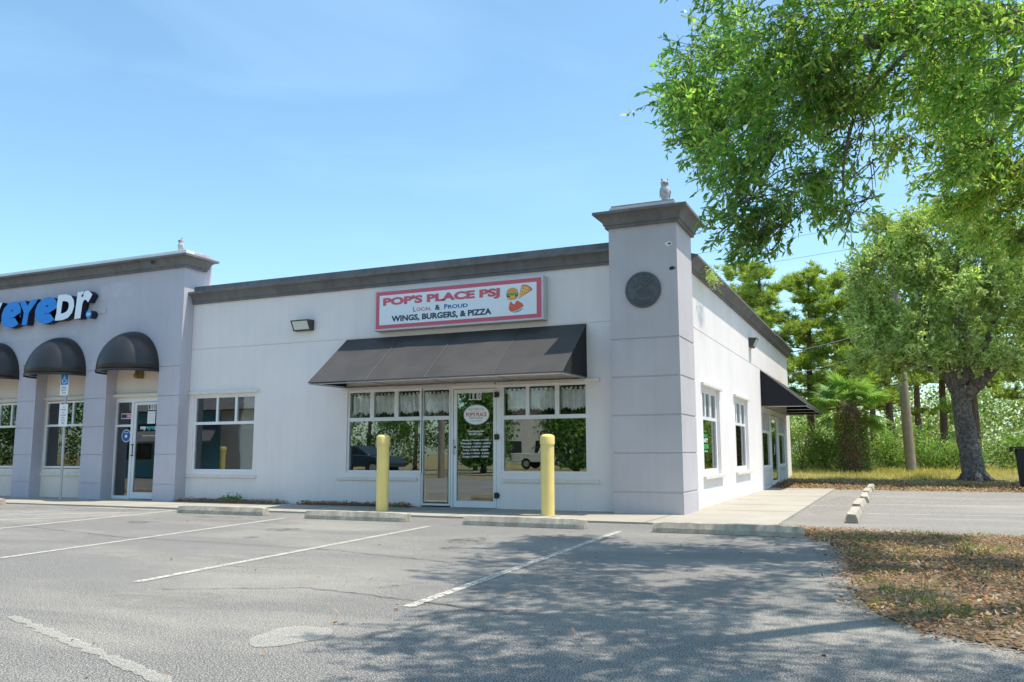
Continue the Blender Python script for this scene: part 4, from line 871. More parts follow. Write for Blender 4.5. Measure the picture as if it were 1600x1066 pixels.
# ================================================================== plants
def tubepath(mb, pts, r0, r1, n=7, mi=0, jit=0, rnd=None):
    pts = [Vector(p) for p in pts]; vs = []
    for i in range(len(pts)-1):
        p0 = pts[max(0, i-1)]; p1 = pts[i]; p2 = pts[i+1]; p3 = pts[min(len(pts)-1, i+2)]
        for k in range(5):
            s = k/5; q = .5*((2*p1)+(p2-p0)*s+(2*p0-5*p1+4*p2-p3)*s*s+(3*p1-p0-3*p2+p3)*s**3)
            if jit and rnd: q = q+Vector((rnd.uniform(-jit, jit), rnd.uniform(-jit, jit), rnd.uniform(-jit, jit)))
            vs.append(q)
    vs.append(pts[-1]); m = len(vs); mb.tube(vs, [r0+(r1-r0)*(i/(m-1)) for i in range(m)], n, mi)
def inball(rng, n, c, r, shell=.0):
    d = rng.normal(size=(n, 3)); d /= np.linalg.norm(d, axis=1, keepdims=True); u = rng.uniform(shell, 1, n)**(1/3)
    return np.array(c)+d*u[:, None]*np.array(r)
def twigcrown(name, blobs, parent, mats, rng, axis, ll=(.065, .1), lw=.3, nl=13, tl=(.22, .5), droop=.5, twigw=.004, mul=1):
    """blobs: (x,y,z,rx,ry,rz,ntwigs[,material index]) -> leaves set along short drooping twigs"""
    Q = []; MI = []
    for bl in blobs:
        x, y, z, rx, ry, rz, n = bl[:7]; n = int(n*mul*(1.5 if (x > 2.4 and y < -5.4) else 1)); mi = bl[7] if len(bl) > 7 else 0
        # sub clumps make the outline uneven and leave gaps
        nc = max(3, n//20); cc = inball(rng, nc, (x, y, z), (rx, ry, rz), .25); pick = rng.integers(0, nc, n)
        st = cc[pick]+rng.normal(0, .15*max(rx, .5), (n, 3))*np.array([1, 1, .8])
        out = st-np.array([axis[0], axis[1], z-1]); out /= np.linalg.norm(out, axis=1, keepdims=True)
        d = out*.6+rng.normal(0, .55, (n, 3)); d[:, 2] -= droop; d /= np.linalg.norm(d, axis=1, keepdims=True)
        ln = rng.uniform(*tl, n); en = st+d*ln[:, None]; 
        sdv = np.cross(d, rng.normal(size=(n, 3))); sdv /= np.linalg.norm(sdv, axis=1, keepdims=True)
        Q.append(np.stack([st-sdv*twigw, st+sdv*twigw, en+sdv*twigw*.4, en-sdv*twigw*.4], 1)); MI.append(np.full(n, len(mats)-1))
        sd2 = np.cross(d, sdv); Q.append(np.stack([st-sd2*twigw, st+sd2*twigw, en+sd2*twigw*.4, en-sd2*twigw*.4], 1)); MI.append(np.full(n, len(mats)-1))
        for k in range(nl):
            t = .25+.75*(k/(nl-1))**.8; p = st+d*(ln*t)[:, None]
            ld = d*.55+rng.normal(0, .6, (n, 3)); ld[:, 2] -= .12
            Q.append(leaves(p, ld, rng.uniform(ll[0], ll[1], n), rng.uniform(ll[0], ll[1], n)*lw, rng)); MI.append(np.full(n, mi) if mi != 9 else (rng.uniform(0, 1, n) < .5).astype(int))
    return mesh_np(name, np.concatenate(Q), 4, mats, parent, np.concatenate(MI))
def local(parent, o):
    o.parent = parent; o.matrix_parent_inverse = Matrix.Translation(-parent.location); return o
rng = np.random.default_rng(11); rnd = random.Random(11)
# ---- near oak, its trunk just outside the frame to the right
nt_ = empty('oak_tree', (7.6, -4.6, 0), 'near oak whose leafy boughs hang into the upper right of the view', 'tree')
TW = mat('twig_bark', (.16, .11, .075), .9)
NB = [(1.5, -3.9, 5.55, .55, .7, .7, 170), (1.42, -4.3, 4.85, .42, .6, .5, 110), (1.95, -4.9, 4.3, .42, .6, .5, 110), (1.98, -5.0, 3.72, .3, .35, .3, 34), (2.3, -4.9, 3.62, .2, .3, .3, 24), (1.75, -5.05, 3.45, .14, .2, .2, 14), (2.08, -4.96, 3.4, .14, .2, .35, 30), (1.92, -5.0, 3.15, .1, .15, .16, 12), (2.75, -4.7, 3.4, .1, .15, .25, 14), (3.75, -2.4, 4.75, .45, .6, .35, 90, 9), (4.2, -2.4, 4.35, .5, .6, .4, 130, 9), (4.45, -2.2, 3.95, .35, .5, .3, 60, 9), (4.85, -2.4, 3.9, .4, .5, .5, 110, 9), (4.25, -3.6, 5.0, .5, .6, .4, 110), (1.3, -4.0, 5.0, .25, .4, .5, 60),
      (2.4, -4.5, 4.95, .7, .8, .65, 240), (2.75, -4.75, 4.2, .45, .6, .4, 100), (2.85, -4.6, 3.75, .28, .35, .3, 40), (3.3, -4.6, 5.1, .7, .8, .5, 190),
      (4.15, -4.6, 4.9, .6, .8, .5, 150), (3.95, -3.7, 4.5, .45, .6, .45, 60), (4.7, -2.5, 4.6, .5, .7, .5, 130, 9), (4.5, -4.9, 4.35, .4, .5, .3, 60), (3.2, -4.2, 5.8, .9, .9, .6, 200), (2.1, -3.9, 6.3, .9, .9, .7, 190),
      (3.6, -2.6, 5.4, .8, .9, .6, 150, 9), (2.5, -5.7, 6.6, 1.0, 1.0, .9, 230), (3.2, -7.2, 6.2, 1.0, 1.1, .8, 260), (3.5, -8.7, 5.8, 1.0, 1.0, .8, 260), (3.8, -9.9, 5.9, 1.0, .9, .9, 240),
      (4.6, -6.6, 6.8, 1.1, 1.2, .9, 190), (4.9, -9, 6.6, 1.1, 1.1, .8, 170), (5.6, -4.6, 7.2, 1.3, 1.4, .9, 150), (6.6, -7, 7.6, 1.3, 1.4, .9, 130), (7.6, -3.6, 7.4, 1.5, 1.5, 1, 130), (9, -5.5, 6.8, 1.4, 1.4, 1, 120), (3.4, -10.9, 6.4, 1, .9, .7, 170), (4.2, -11.8, 6.4, 1.2, .9, .7, 150)]
local(nt_, twigcrown('crown', NB, nt_, [LF['oak'], LF['gold'], TW], rng, (7.6, -4.6), (.055, .125), .34, 14, mul=1.3))
b = MB()
tubepath(b, [(7.6, -4.6, -.1), (7.55, -4.6, 1.5), (7.4, -4.55, 3.0)], .48, .36, 14)
tubepath(b, [(7.4, -4.55, 2.8), (6.4, -4.4, 4.3), (5.0, -4.2, 5.05), (3.9, -4.2, 5.45), (3.1, -4.2, 5.35), (2.6, -4.35, 5.1), (2.0, -4.3, 4.8), (1.6, -4.2, 4.6)], .22, .02, 10, 0, .02, rnd)
tubepath(b, [(7.4, -4.55, 2.9), (6.6, -5.6, 4.6), (5.2, -7.0, 5.8), (4.0, -8.4, 5.9), (3.4, -9.8, 5.9)], .2, .03, 9)
tubepath(b, [(7.4, -4.55, 2.9), (7.3, -4.4, 5.2), (6.4, -4.4, 6.6), (5.4, -4.6, 7.1)], .22, .04, 9)
tubepath(b, [(7.4, -4.55, 2.9), (8.2, -4.6, 5.0), (9, -5.4, 6.6)], .2, .04, 9)
tubepath(b, [(5.6, -4.3, 4.8), (5.0, -3.0, 4.6), (4.5, -2.2, 4.3)], .09, .015, 7); tubepath(b, [(3.9, -4.2, 5.45), (3.2, -3.9, 5.9), (2.2, -3.8, 6.2)], .06, .015, 6)
tubepath(b, [(3.3, -4.2, 5.4), (3.0, -4.5, 4.7), (2.8, -4.7, 4.0), (2.75, -4.6, 3.5)], .035, .006, 6); tubepath(b, [(2.6, -4.35, 5.1), (2.3, -4.7, 4.4), (1.95, -4.95, 3.7), (1.75, -5, 3.2)], .035, .005, 6)
tubepath(b, [(4.6, -4.2, 5.2), (4.3, -4.5, 4.8), (4.0, -4.6, 4.6)], .04, .01, 6); tubepath(b, [(3.9, -4.2, 5.45), (3.5, -4.5, 5.1), (3.0, -4.6, 4.6), (2.5, -4.7, 4.3)], .04, .008, 6); tubepath(b, [(2.6, -4.35, 5.1), (2.0, -4.1, 5.3), (1.4, -3.9, 5.5)], .03, .006, 6)
for bl in NB:
    c_ = Vector(bl[:3]); hub = c_+Vector((.25, .05, .12))
    for k in range(5):
        q = inball(rng, 1, bl[:3], np.array(bl[3:6])*.85)[0]; q = Vector(q); m_ = hub.lerp(q, .5)+Vector((rnd.uniform(-.12, .12), rnd.uniform(-.12, .12), rnd.uniform(.0, .12)))
        tubepath(b, [hub+Vector((rnd.uniform(-.1, .1), rnd.uniform(-.1, .1), rnd.uniform(-.05, .1))), m_, q, q+(q-m_)*.4+Vector((0, 0, -.08))], .008, .0025, 4)
local(nt_, b.build('trunk', MAT['bark'], smooth=True))
# ---- live oak behind the side lot
t = empty('oak_tree', (5.26, 15.5, .15), 'broad live oak with thick grey trunk standing behind the side lot', 'tree')
b = MB()
tubepath(b, [(5.3, 15.5, .0), (5.28, 15.5, .25), (5.22, 15.5, .9), (5.1, 15.5, 2.0), (5.05, 15.5, 3.0)], .37, .25, 16, 0, .015, rnd)
for k in range(7): a = k*.9+.3; tubepath(b, [(5.3+.62*math.cos(a), 15.5+.62*math.sin(a), .1), (5.3+.36*math.cos(a), 15.5+.36*math.sin(a), .22), (5.27, 15.5, .7)], .05, .16, 7)
for pts_, r0, r1 in [([(5.05, 15.5, 2.7), (4.7, 15.3, 3.5), (4.3, 15, 4.6), (4.1, 15, 6)], .22, .05), ([(5.08, 15.5, 2.6), (5.7, 15.3, 3.2), (6.4, 15.1, 3.9), (7.4, 15, 4.6)], .24, .05), ([(5.05, 15.5, 2.9), (5.3, 15.6, 4.5), (5.2, 15.6, 6.5), (5.4, 15.6, 7.8)], .22, .04), ([(5.1, 15.5, 2.9), (6.0, 15.8, 4.6), (6.6, 15.7, 6.4)], .16, .04), ([(4.4, 15.1, 4.4), (3.6, 14.9, 4.8), (3.1, 14.9, 5.3)], .08, .02), ([(4.75, 15.3, 3.4), (4.0, 15, 3.6), (3.2, 15, 3.9)], .1, .02), ([(5.0, 15.5, 3.1), (5.0, 14.6, 4.4), (5.1, 14, 5.6)], .12, .03)]:
    tubepath(b, pts_, r0, r1, 8, 0, .02, rnd)
local(t, b.build('trunk', MAT['bark'], smooth=True))
FB = [(3.35, 15, 6.5, 1.0, 1.2, 1.0, 420), (3.15, 15, 5.0, .9, 1.2, .8, 340), (4.8, 15.5, 7.5, 1.4, 1.4, .9, 560), (5.0, 14.3, 5.8, 1.3, 1.2, 1.1, 480), (4.2, 14.4, 4.2, 1.1, 1.1, .7, 360), (6.6, 15.2, 7.6, 1.4, 1.4, .9, 420), (6.7, 14.5, 5.7, 1.3, 1.2, 1.1, 420), (7.6, 15, 4.3, 1.2, 1.3, .7, 300), (6.0, 16.3, 4.0, 1.2, .9, .6, 240), (3.0, 15.4, 3.9, .7, .9, .5, 170), (5.9, 13.9, 3.7, .9, .8, .4, 130), (8.6, 15.2, 5.8, 1.5, 1.4, 1.5, 260), (4.1, 15.8, 7.0, .9, 1, .8, 200), (3.7, 14.8, 7.6, .9, 1, .7, 220), (5.6, 15, 8.4, 1.1, 1, .6, 200)]
local(t, twigcrown('crown', FB, t, [LF['oak2'], LF['gold'], TW], rng, (5.2, 15.5), (.1, .17), .45, 12, (.3, .6), .15, .008, 1.05))
# ---- pines
def needles(C_, rng, nn, ln, wd):
    n = len(C_); P = np.repeat(C_, nn, 0); d = rng.normal(size=(n*nn, 3)); d[:, 2] = np.abs(d[:, 2])*.7+.15; d /= np.linalg.norm(d, axis=1, keepdims=True)
    s = np.cross(d, rng.normal(size=(n*nn, 3))); s /= np.linalg.norm(s, axis=1, keepdims=True); L_ = rng.uniform(.6, 1.1, n*nn)[:, None]*ln
    P = P+rng.normal(0, .03, P.shape)
    return np.stack([P-s*wd, P+s*wd, P+d*L_], 1)
def pine(x, y, h, label, seed, r=1.7, zc=.3, lean=0, cover=560, group='pines behind the side lot'):
    g_ = gz(x, y); t = empty('pine_tree', (x, y, g_), label, 'tree', group); rn = np.random.default_rng(seed); rd = random.Random(seed)
    b = MB(); tubepath(b, [(0, 0, -.1), (lean*.3, 0, h*.35), (lean*.7, .1, h*.7), (lean, .1, h*.97)], .19, .04, 9, 0, .015, rd); CC = []
    nb = 26
    for k in range(nb):
        f_ = zc+(1-zc)*(k/(nb-1)); z = h*f_; a = k*2.4+rd.uniform(-.4, .4); L_ = 1.2*r*(1.1-f_**2*.75)*rd.uniform(.6, 1.1); lx = lean*f_
        e = Vector((lx+L_*math.cos(a), L_*math.sin(a), z+rd.uniform(-.2, .45))); tubepath(b, [(lx, .05, z-.15), ((lx+e.x)/2, e.y/2, z-.05), e], .035, .008, 5)
        m_ = int(cover/nb); t_ = rn.uniform(.35, 1.05, m_)[:, None]; base = np.array([lx, 0, z]); CC.append(base+(np.array(e)-base)*t_+rn.normal(0, .2, (m_, 3))*np.array([1, 1, .7]))
    b.build('trunk', MAT['pinebark'], t, smooth=True)
    mesh_np('crown', needles(np.concatenate(CC), rn, 34, .34, .021), 3, LF['pine'], t)
pine(-1.7, 23, 8.3, 'tall pine rising just behind the far end of the building', 1, 1.9, .3)
pine(-.1, 25, 8.1, 'bushy pine between the building and the palm', 2, 2.0, .3, .2)
pine(1.5, 24, 7.4, 'pine with forked dark branches directly behind the palm', 3, 2.0, .35, .3)
pine(3.1, 26.5, 7.8, 'yellowish pine behind the wooden utility pole', 4, 2.0, .3, -.2)
pine(-2.9, 27, 8.9, 'pine whose tip shows just above the roof edge', 5, 2, .35)
pine(5.2, 29, 8.6, 'slim pine seen behind the live oak trunk, left side', 6, 1.9, .4, .2)
pine(6.4, 27.5, 8.2, 'slim pine immediately behind the live oak trunk', 7, 1.9, .42, -.1)
pine(8.6, 28, 8.6, 'pine at the right edge behind the bin', 8, 2.1, .3)
pine(.8, 31, 9.2, 'farthest pine filling the gap behind the palm', 9, 2.4, .25, 0, 520)
for k, (x, y, h, lb) in enumerate([(4.3, 33, 9.5, 'thin bare trunked pine left of the live oak trunk, farther back'), (9.8, 35, 9.5, 'thin bare trunked pine right of the live oak trunk, farther back'), (2.2, 36, 9.8, 'thin bare trunked pine behind the palm fronds, farther back')]): pine(x, y, h, lb, 30+k, 2.0, .5, .1, 420)
# ---- palm
px_, py_ = 1.75, 19.6; pz_ = gz(px_, py_)
t = empty('palm_tree', (px_, py_, pz_), 'cabbage palm with fan fronds and a shaggy vine covered trunk', 'tree'); rn = np.random.default_rng(3); rd = random.Random(3)
b = MB(); b.lathe([(.42, -.1), (.46, .3), (.4, 1.0), (.4, 1.7), (.34, 2.1), (.2, 2.4)], 14); b.build('trunk', MAT['pinebark'], t, smooth=True)
n = 2600; a = rn.uniform(0, 2*np.pi, n); z = rn.uniform(0, 2.2, n); R_ = .41+rn.uniform(-.02, .14, n)
c_ = np.column_stack([R_*np.cos(a), R_*np.sin(a), z]); d_ = np.column_stack([np.cos(a), np.sin(a), rn.normal(-.6, .5, n)])
mesh_np('vine', leaves(c_, d_, rn.uniform(.08, .15, n), rn.uniform(.04, .07, n), rn), 4, [LF['shrub'], LF['dry']], t, (rn.uniform(0, 1, n) < .25).astype(int))
fr_ = []; stb = MB()
for k in range(40):
    a = k*2.399+rd.uniform(-.2, .2); el = rd.uniform(-.55, 1.25); L_ = rd.uniform(.7, 1.15); dv = Vector((math.cos(a)*math.cos(el), math.sin(a)*math.cos(el), math.sin(el)))
    o0 = Vector((0, 0, 2.25)); hub = o0+dv*L_; stb.tube([o0+dv*.1, o0+dv*L_*.6+Vector((0, 0, .06)), hub], .014, 4)
    sdv = dv.cross(Vector((0, 0, 1))).normalized(); upv = sdv.cross(dv)
    for j in range(26):
        th = (j/25-.5)*3.6; bd = dv*math.cos(th)+sdv*math.sin(th)+Vector((0, 0, -.12)); bd.normalize(); bl_ = .8*(1-.25*abs(th)/1.8)*rd.uniform(.85, 1.1); w_ = (dv*-math.sin(th)+sdv*math.cos(th))*.03
        tip = hub+bd*bl_+Vector((0, 0, -.16*abs(math.sin(th))-.08)); mid = hub+bd*bl_*.5; fr_.append([hub, mid+w_, tip, mid-w_])
stb.build('stem', MAT['green'] if False else TW, t); mesh_np('frond', np.array([[list(v) for v in q] for q in fr_]), 4, LF['palm'], t)
# ---- shrubs
def shrub(x, y, rx, ry, h, n, label, seed, mats=('shrub', 'far'), ls=(.07, .14)):
    g_ = gz(x, y); t = empty('shrub', (x, y, g_), label, 'shrub', 'shrubs along the back verge'); rn = np.random.default_rng(seed); rd = random.Random(seed)
    b = MB()
    for k in range(9): a = rd.uniform(0, 6.28); tubepath(b, [(0, 0, 0), (.3*rx*math.cos(a), .3*ry*math.sin(a), h*.5), (.75*rx*math.cos(a), .75*ry*math.sin(a), h*rd.uniform(.7, 1))], .025, .006, 5)
    b.build('stem', TW, t, smooth=True)
    nc = 40; cc = inball(rn, nc, (0, 0, h*.5), (rx, ry, h*.5), .2); P = cc[rn.integers(0, nc, n)]+rn.normal(0, .17, (n, 3)); P[:, 2] = np.abs(P[:, 2]); d_ = rn.normal(size=(n, 3)); d_[:, 2] += .3
    mesh_np('foliage', leaves(P, d_, rn.uniform(*ls, n), rn.uniform(*ls, n)*.5, rn), 4, [LF[m] for m in mats], t, (rn.uniform(0, 1, n) < .3).astype(int))
for k, (x, y, rx, h, lb) in enumerate([(-1.2, 21.3, .9, 2.6, 'tall leafy shrub beside the far corner of the building'), (-.1, 20.6, .9, 1.9, 'bright green shrub left of the palm trunk'), (.75, 20.4, .6, 1.3, 'low dark shrub against the palm trunk'), (2.9, 21.8, .7, 1.3, 'shrub between the palm and the utility pole'), (3.5, 22.8, .9, 1.7, 'shrub right behind the utility pole'), (4.5, 22.2, .6, 1.2, 'loose shrub between the utility pole and the live oak'), (5.6, 21.3, .5, 1.0, 'small green shrub just left of the live oak trunk'), (7.1, 21.5, .8, 1.1, 'low shrub just right of the live oak trunk'), (8.3, 22.5, 1.0, 1.9, 'leafy shrub behind the black bin')]):
    shrub(x, y, rx, .7, h, 2300, lb, 40+k)
shrub(-2.6, 24, 1.2, .9, 3.2, 3000, 'large shrub mostly hidden behind the building end', 60)
# weed at the foot of the wall
t = empty('weed_plant', (-9.35, .12, .05), 'small green weed growing in the mulch below the three light window', 'weed')
rn = np.random.default_rng(6); n = 260; P = np.column_stack([rn.normal(0, .13, n), rn.normal(0, .05, n), np.abs(rn.normal(0, .05, n))]); d_ = rn.normal(size=(n, 3)); d_[:, 2] = np.abs(d_[:, 2])
mesh_np('foliage', leaves(P, d_, rn.uniform(.04, .08, n), rn.uniform(.02, .03, n), rn), 4, LF['shrub'], t); b = MB(); tubepath(b, [(.05, 0, 0), (.06, 0, .1), (.04, 0, .2)], .004, .002, 4); b.build('stem', TW, t)
t = empty('roof_weed', (.06, 2.35, 4.3), 'green weed sprouting from the side cornice near the tower', 'weed')
n = 420; P = np.column_stack([rn.normal(0.05, .05, n), rn.normal(0, .22, n), rn.normal(0, .08, n)]); d_ = rn.normal(size=(n, 3)); d_[:, 0] = np.abs(d_[:, 0])
mesh_np('foliage', leaves(P, d_, rn.uniform(.04, .09, n), rn.uniform(.012, .02, n), rn), 4, LF['oak2'], t)
# far wood
rn = np.random.default_rng(9); n = 60000; nc = 420
cc = np.column_stack([rn.uniform(-14, 30, nc), rn.uniform(36, 52, nc), rn.uniform(.4, 7.0, nc)]); cc[:, 2] *= .75+.25*np.sin(cc[:, 0]*.9)
P = cc[rn.integers(0, nc, n)]+rn.normal(0, .75, (n, 3)); P[:, 2] = np.abs(P[:, 2])+.4; d_ = rn.normal(size=(n, 3))
far = mesh_np('far_wood', leaves(P, d_, rn.uniform(.16, .32, n), rn.uniform(.09, .18, n), rn), 4, [LF['far'], LF['shrub'], LF['gold']], None, rn.choice(3, n, p=[.75, .17, .08]))
tag(far, 'distant green wood beyond the verge', 'wood', kind='stuff')

# ================================================================== pole, cables, bin, fence
def polegroup():
    g_ = gz(3.65, 20); t = empty('utility_pole', (3.65, 20, g_), 'leaning weathered wooden utility pole between the palm and the live oak', 'utility pole')
    b = MB(); b.tube([(0, 0, -.2), (-.11, 0, 4.0), (-.21, 0, 7.6)], [.18, .155, .135], 14); b.build('pole', MAT['polewood'], t, smooth='auto')
    b = MB(); b.box(-1.05, .65, -.2, -.1, 7.1, 7.2); b.build('crossarm', MAT['polewood'], t)
polegroup()
def cable(a, c_, sag, r, label):
    b = MB(); a = Vector(a); c_ = Vector(c_); n_ = 30; b.tube([a.lerp(c_, i/n_)-Vector((0, 0, sag*4*(i/n_)*(1-i/n_))) for i in range(n_+1)], r, 5)
    tag(b.build('power_cable', MAT['wire'], origin=tuple(a)), label, 'cable', 'overhead cables')
cable((-30, 29, 9.6), (32, 27, 14.2), .5, .008, 'topmost thin overhead cable crossing the sky behind the oak boughs')
cable((-30, 29, 8.5), (32, 27, 13.2), .5, .008, 'second thin overhead cable in the sky, below the topmost')
cable((-30, 29, 6.6), (32, 27, 10.9), .45, .008, 'lowest thin overhead cable in the sky just above the pines')
cable((-3, 16.8, 4.2), (3.15, 20, 5.6), .25, .022, 'thick upper service cable from the building end to the utility pole')
cable((-2, 16.8, 3.6), (3.2, 20, 4.9), .3, .015, 'lower service cable sagging from the building end to the utility pole')
g_ = gz(6.1, 12.2)
t = empty('wheelie_bin', (6.12, 12.2, g_), 'black wheeled bin with open lid at the right edge of the side lot', 'bin')
b = MB(); b.add([(-.2, -.24, .06), (.2, -.24, .06), (.2, .24, .06), (-.2, .24, .06), (-.26, -.3, .98), (.26, -.3, .98), (.26, .3, .98), (-.26, .3, .98)], [(3, 2, 1, 0), (0, 1, 5, 4), (1, 2, 6, 5), (2, 3, 7, 6), (3, 0, 4, 7), (4, 5, 6, 7)]); b.build('body', MAT['rubber'], t, bevel=.02)
b = MB(); b.box(-.42, .28, -.31, .31, .985, 1.02); b.box(-.42, -.38, -.31, .31, .9, 1.0); b.build('lid', MAT['rubber'], t, bevel=.01); t.scale = (.75, .85, 1.08); t.location.x = 6.22
for y in (-.22, .22): b = MB(); b.tube([(.14, y-.03, .1), (.14, y+.03, .1)], .1, 16); b.build('wheel', MAT['rubber'], t, smooth='auto')
b = MB(); b.tube([(-.3, -.2, .9), (-.3, .2, .9)], .015, 6); b.build('handle', MAT['rubber'], t)
t = empty('chain_link_fence', (6.35, 12.0, g_), 'chain link fence panel with green slats behind the black bin', 'fence')
for x in (0, 2.4): b = MB(); b.tube([(x, 0, -.1), (x, 0, 1.95)], .035, 10); b.build('post', MAT['steel'], t, smooth='auto')
b = MB(); b.tube([(0, 0, 1.9), (2.4, 0, 1.9)], .02, 8); b.build('rail', MAT['steel'], t, smooth='auto'); b = MB(); b.tube([(0, 0, .75), (2.4, 0, .75)], .018, 8); b.build('rail', MAT['steel'], t, smooth='auto')
b = MB()
for k in range(22): x = .08+k*.105; b.box(x-.035, x+.035, -.008, .008, .08, 1.86)
b.build('slat_panel', MAT['meshgreen'], t)

# ================================================================== across the street (seen in the window glass)
tag(line('street', (-120, -25.5), (60, -25.5), 7, ASPH2, .003), kind='structure')
def cheaptree(x, y, h, r, seed, label):
    rn = np.random.default_rng(seed); t = empty('roadside_tree', (x, y, -.03), label, 'tree', 'trees across the street'); b = MB(); rd = random.Random(seed)
    tubepath(b, [(0, 0, -.1), (.1, 0, h*.4), (0, .1, h*.8)], .16, .05, 7)
    for k in range(5): a = k*1.3; tubepath(b, [(0, 0, h*.35), (r*.5*math.cos(a), r*.5*math.sin(a), h*.6)], .06, .02, 5)
    b.build('trunk', MAT['bark'], t, smooth=True)
    n = 6500; nc = 80; cc = inball(rn, nc, (0, 0, h*.52), (r, r, h*.48), .15); P = cc[rn.integers(0, nc, n)]+rn.normal(0, .28, (n, 3)); P[:, 2] = np.maximum(P[:, 2], .5); d_ = rn.normal(size=(n, 3))
    mesh_np('crown', leaves(P, d_, rn.uniform(.14, .26, n), rn.uniform(.08, .14, n), rn), 4, [LF['oak'], LF['mirror']], t, (rn.uniform(0, 1, n) < .6).astype(int))
for k, (x, y, h, r, lb) in enumerate([(-16.1, -25, 4.6, 1.5, 'green tree mirrored in the left half of the right storefront window'), (-10.7, -24, 4.6, 1.5, 'green tree mirrored in the right half of the right storefront window'), (-20.5, -33, 8.5, 2.6, 'tall dark tree mirrored in the glass door'), (-24, -31.5, 8.5, 2.8, 'dense tree mirrored beside the left bollard'), (-27.8, -32, 8.8, 2.8, 'dense tree mirrored in the left storefront window'), (-32, -33, 8.5, 2.8, 'tree mirrored at the left edge of the storefront glass'), (-36.5, -34, 7.5, 3, 'tree mirrored in the three light window'), (-9, -33, 6, 2.4, 'tree across the street near the mirrored pickup'), (-38.5, -17.5, 6, 2.4, 'tree mirrored in the clinic window beside the parking sign'), (-44, -19.5, 6.5, 2.6, 'tree mirrored in the leftmost clinic window'), (-34, -20.5, 6, 2.2, 'tree mirrored in the clinic sidelight')]): cheaptree(x, y, h, r, 70+k, lb)
t = empty('street_light_pole', (-14.7, -18, -.03), 'pale pole mirrored in the sidelight left of the glass door', 'pole'); b = MB(); b.tube([(0, 0, 0), (0, 0, 8)], [.14, .1], 12); b.build('pole', MAT['polewood'], t, smooth='auto'); b = MB(); b.tube([(0, 0, 7.7), (.0, -1.4, 8)], .04, 6); b.build('arm', MAT['steel'], t)
def car(x, y, rz, paint, kind, label):
    t = empty('pickup_truck' if kind == 'pickup' else 'car', (x, y, 0), label, 'pickup' if kind == 'pickup' else 'car', 'vehicles across the street', rz)
    W = .9
    if kind == 'pickup': prof_ = [(-2.7, .45), (-2.7, 1.0), (-.75, 1.02), (-.7, 1.05), (1.15, 1.05), (2.5, .98), (2.65, .8), (2.68, .45)]; cab = [(-.75, 1.04), (-.62, 1.68), (.55, 1.68), (1.2, 1.04)]
    else: prof_ = [(-2.2, .4), (-2.25, .75), (-2.1, .95), (1.0, .95), (2.0, .82), (2.25, .6), (2.2, .35)]; cab = [(-1.9, .94), (-1.2, 1.42), (.3, 1.42), (1.15, .94)]
    Pv = lambda u, v, d: (u, d, v)
    b = MB(); b.prism(prof_, Pv, -W, W); b.build('body', paint, t, bevel=.06)
    b = MB(); b.prism(cab, lambda u, v, d: (u, d*(1-.14*(v-cab[0][1])/.5), v), -W+.06, W-.06); b.build('cabin', paint, t, bevel=.04)
    k = .8; cx_ = sum(p[0] for p in cab)/4; cz_ = sum(p[1] for p in cab)/4; sm = [(cx_+(u-cx_)*k, cz_+(v-cz_)*.72+.01) for u, v in cab]
    for s_ in (-1, 1): b = MB(); b.prism(sm, lambda u, v, d: (u, d*(1-.14*(v-cab[0][1])/.5), v), s_*(W-.055), s_*(W-.045)); b.build('window', MAT['carglass'], t)
    for wx in (-1.6 if kind == 'pickup' else -1.35, 1.7 if kind == 'pickup' else 1.4):
        for s_ in (-1, 1):
            b = MB(); b.tube([(wx, s_*(W-.2), .34), (wx, s_*(W+.02), .34)], .34, 20); wh = b.build('wheel', MAT['rubber'], t, smooth='auto'); b = MB(); b.tube([(wx, s_*(W+.02), .34), (wx, s_*(W+.03), .34)], .19, 14); r_ = b.build('rim', MAT['steel']); r_.parent = wh
    b = MB(); b.box(prof_[0][0]-.03, prof_[0][0]+.05, -.8, .8, .42, .6); b.build('bumper', MAT['steel'], t)
car(-17.3, -38, 0, MAT['truckwhite'], 'pickup', 'white pickup mirrored in the right storefront window'); car(-21.6, -22.0, 0, MAT['carblue'], 'car', 'dark blue car mirrored in the left storefront window'); car(-31, -31, .1, MAT['carred'], 'car', 'red car parked across the street behind the mirrored trees')
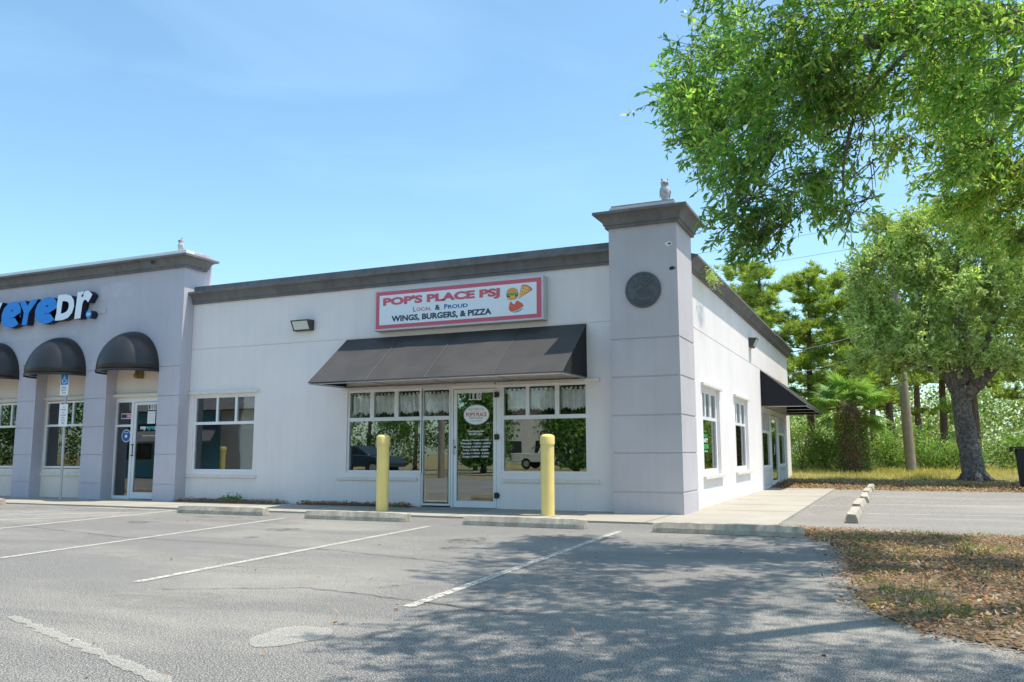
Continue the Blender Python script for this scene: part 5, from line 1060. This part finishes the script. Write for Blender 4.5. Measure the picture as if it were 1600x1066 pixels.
t = empty('pale_building', (-27, -60, 0), 'pale flat roofed building with maroon sign mirrored in the right storefront window', 'building'); b = MB(); b.box(-9, 9, -5, 0, 0, 5.2); b.build('wall', MAT['recess'], t); b = MB(); b.box(.5, 4.0, .0, .15, 2.5, 3.7); b.build('sign_board', MAT['maroon'], t)
tx = text('lettering', 'PLAZA & VISION', 3.8, .7, 2.8, 3.4, lambda u, v, d: (u, .16-d, v), MAT['white'], t, .02)
for k in range(5): b = MB(); b.box(-7.5+k*3.4, -5.5+k*3.4, 0, .05, .8, 2.2); b.build('window', MAT['carglass'], t)
t = empty('turquoise_shop', (-24.5, -13.5, 0), 'turquoise shop with dark hipped roof mirrored in the three light window', 'building'); b = MB(); b.box(-4.5, 4.5, -4, 0, 0, 2.9); b.build('wall', MAT['turq'], t)
b = MB(); b.add([(-5, -4.5, 2.85), (5, -4.5, 2.85), (5, .8, 2.85), (-5, .8, 2.85), (-2.5, -2, 4.3), (2.5, -2, 4.3)], [(3, 2, 1, 0), (0, 1, 5, 4), (2, 3, 4, 5), (1, 2, 5), (3, 0, 4)]); b.build('roof', MAT['cornice'], t)
b = MB(); b.add([(-4.6, .02, 2.35), (1.6, .02, 2.35), (2.6, 1.6, 1.55), (-4.6, 1.6, 1.55), (-4.6, .02, 2.25), (1.6, .02, 2.25), (2.6, 1.6, 1.45), (-4.6, 1.6, 1.45)], [(0, 1, 2, 3), (7, 6, 5, 4), (0, 4, 5, 1), (1, 5, 6, 2), (2, 6, 7, 3), (3, 7, 4, 0)]); b.build('canopy', MAT['cornice'], t)
b = MB(); b.box(1.7, 4.55, -3.9, .06, 0, 2.88); b.build('end_wall', MAT['recess'], t)
for k in range(3): b = MB(); b.box(-3.8+k*2.8, -2.2+k*2.8, 0, .05, .8, 2.2); w_ = b.build('window', MAT['carglass'], t)
for x, y, lb in ((-20.0, -10.6, 'yellow bollard mirrored at the left of the three light window'), (-17.6, -9.6, 'yellow bollard mirrored at the right of the three light window')): bollard(x, y, 1.3, lb)
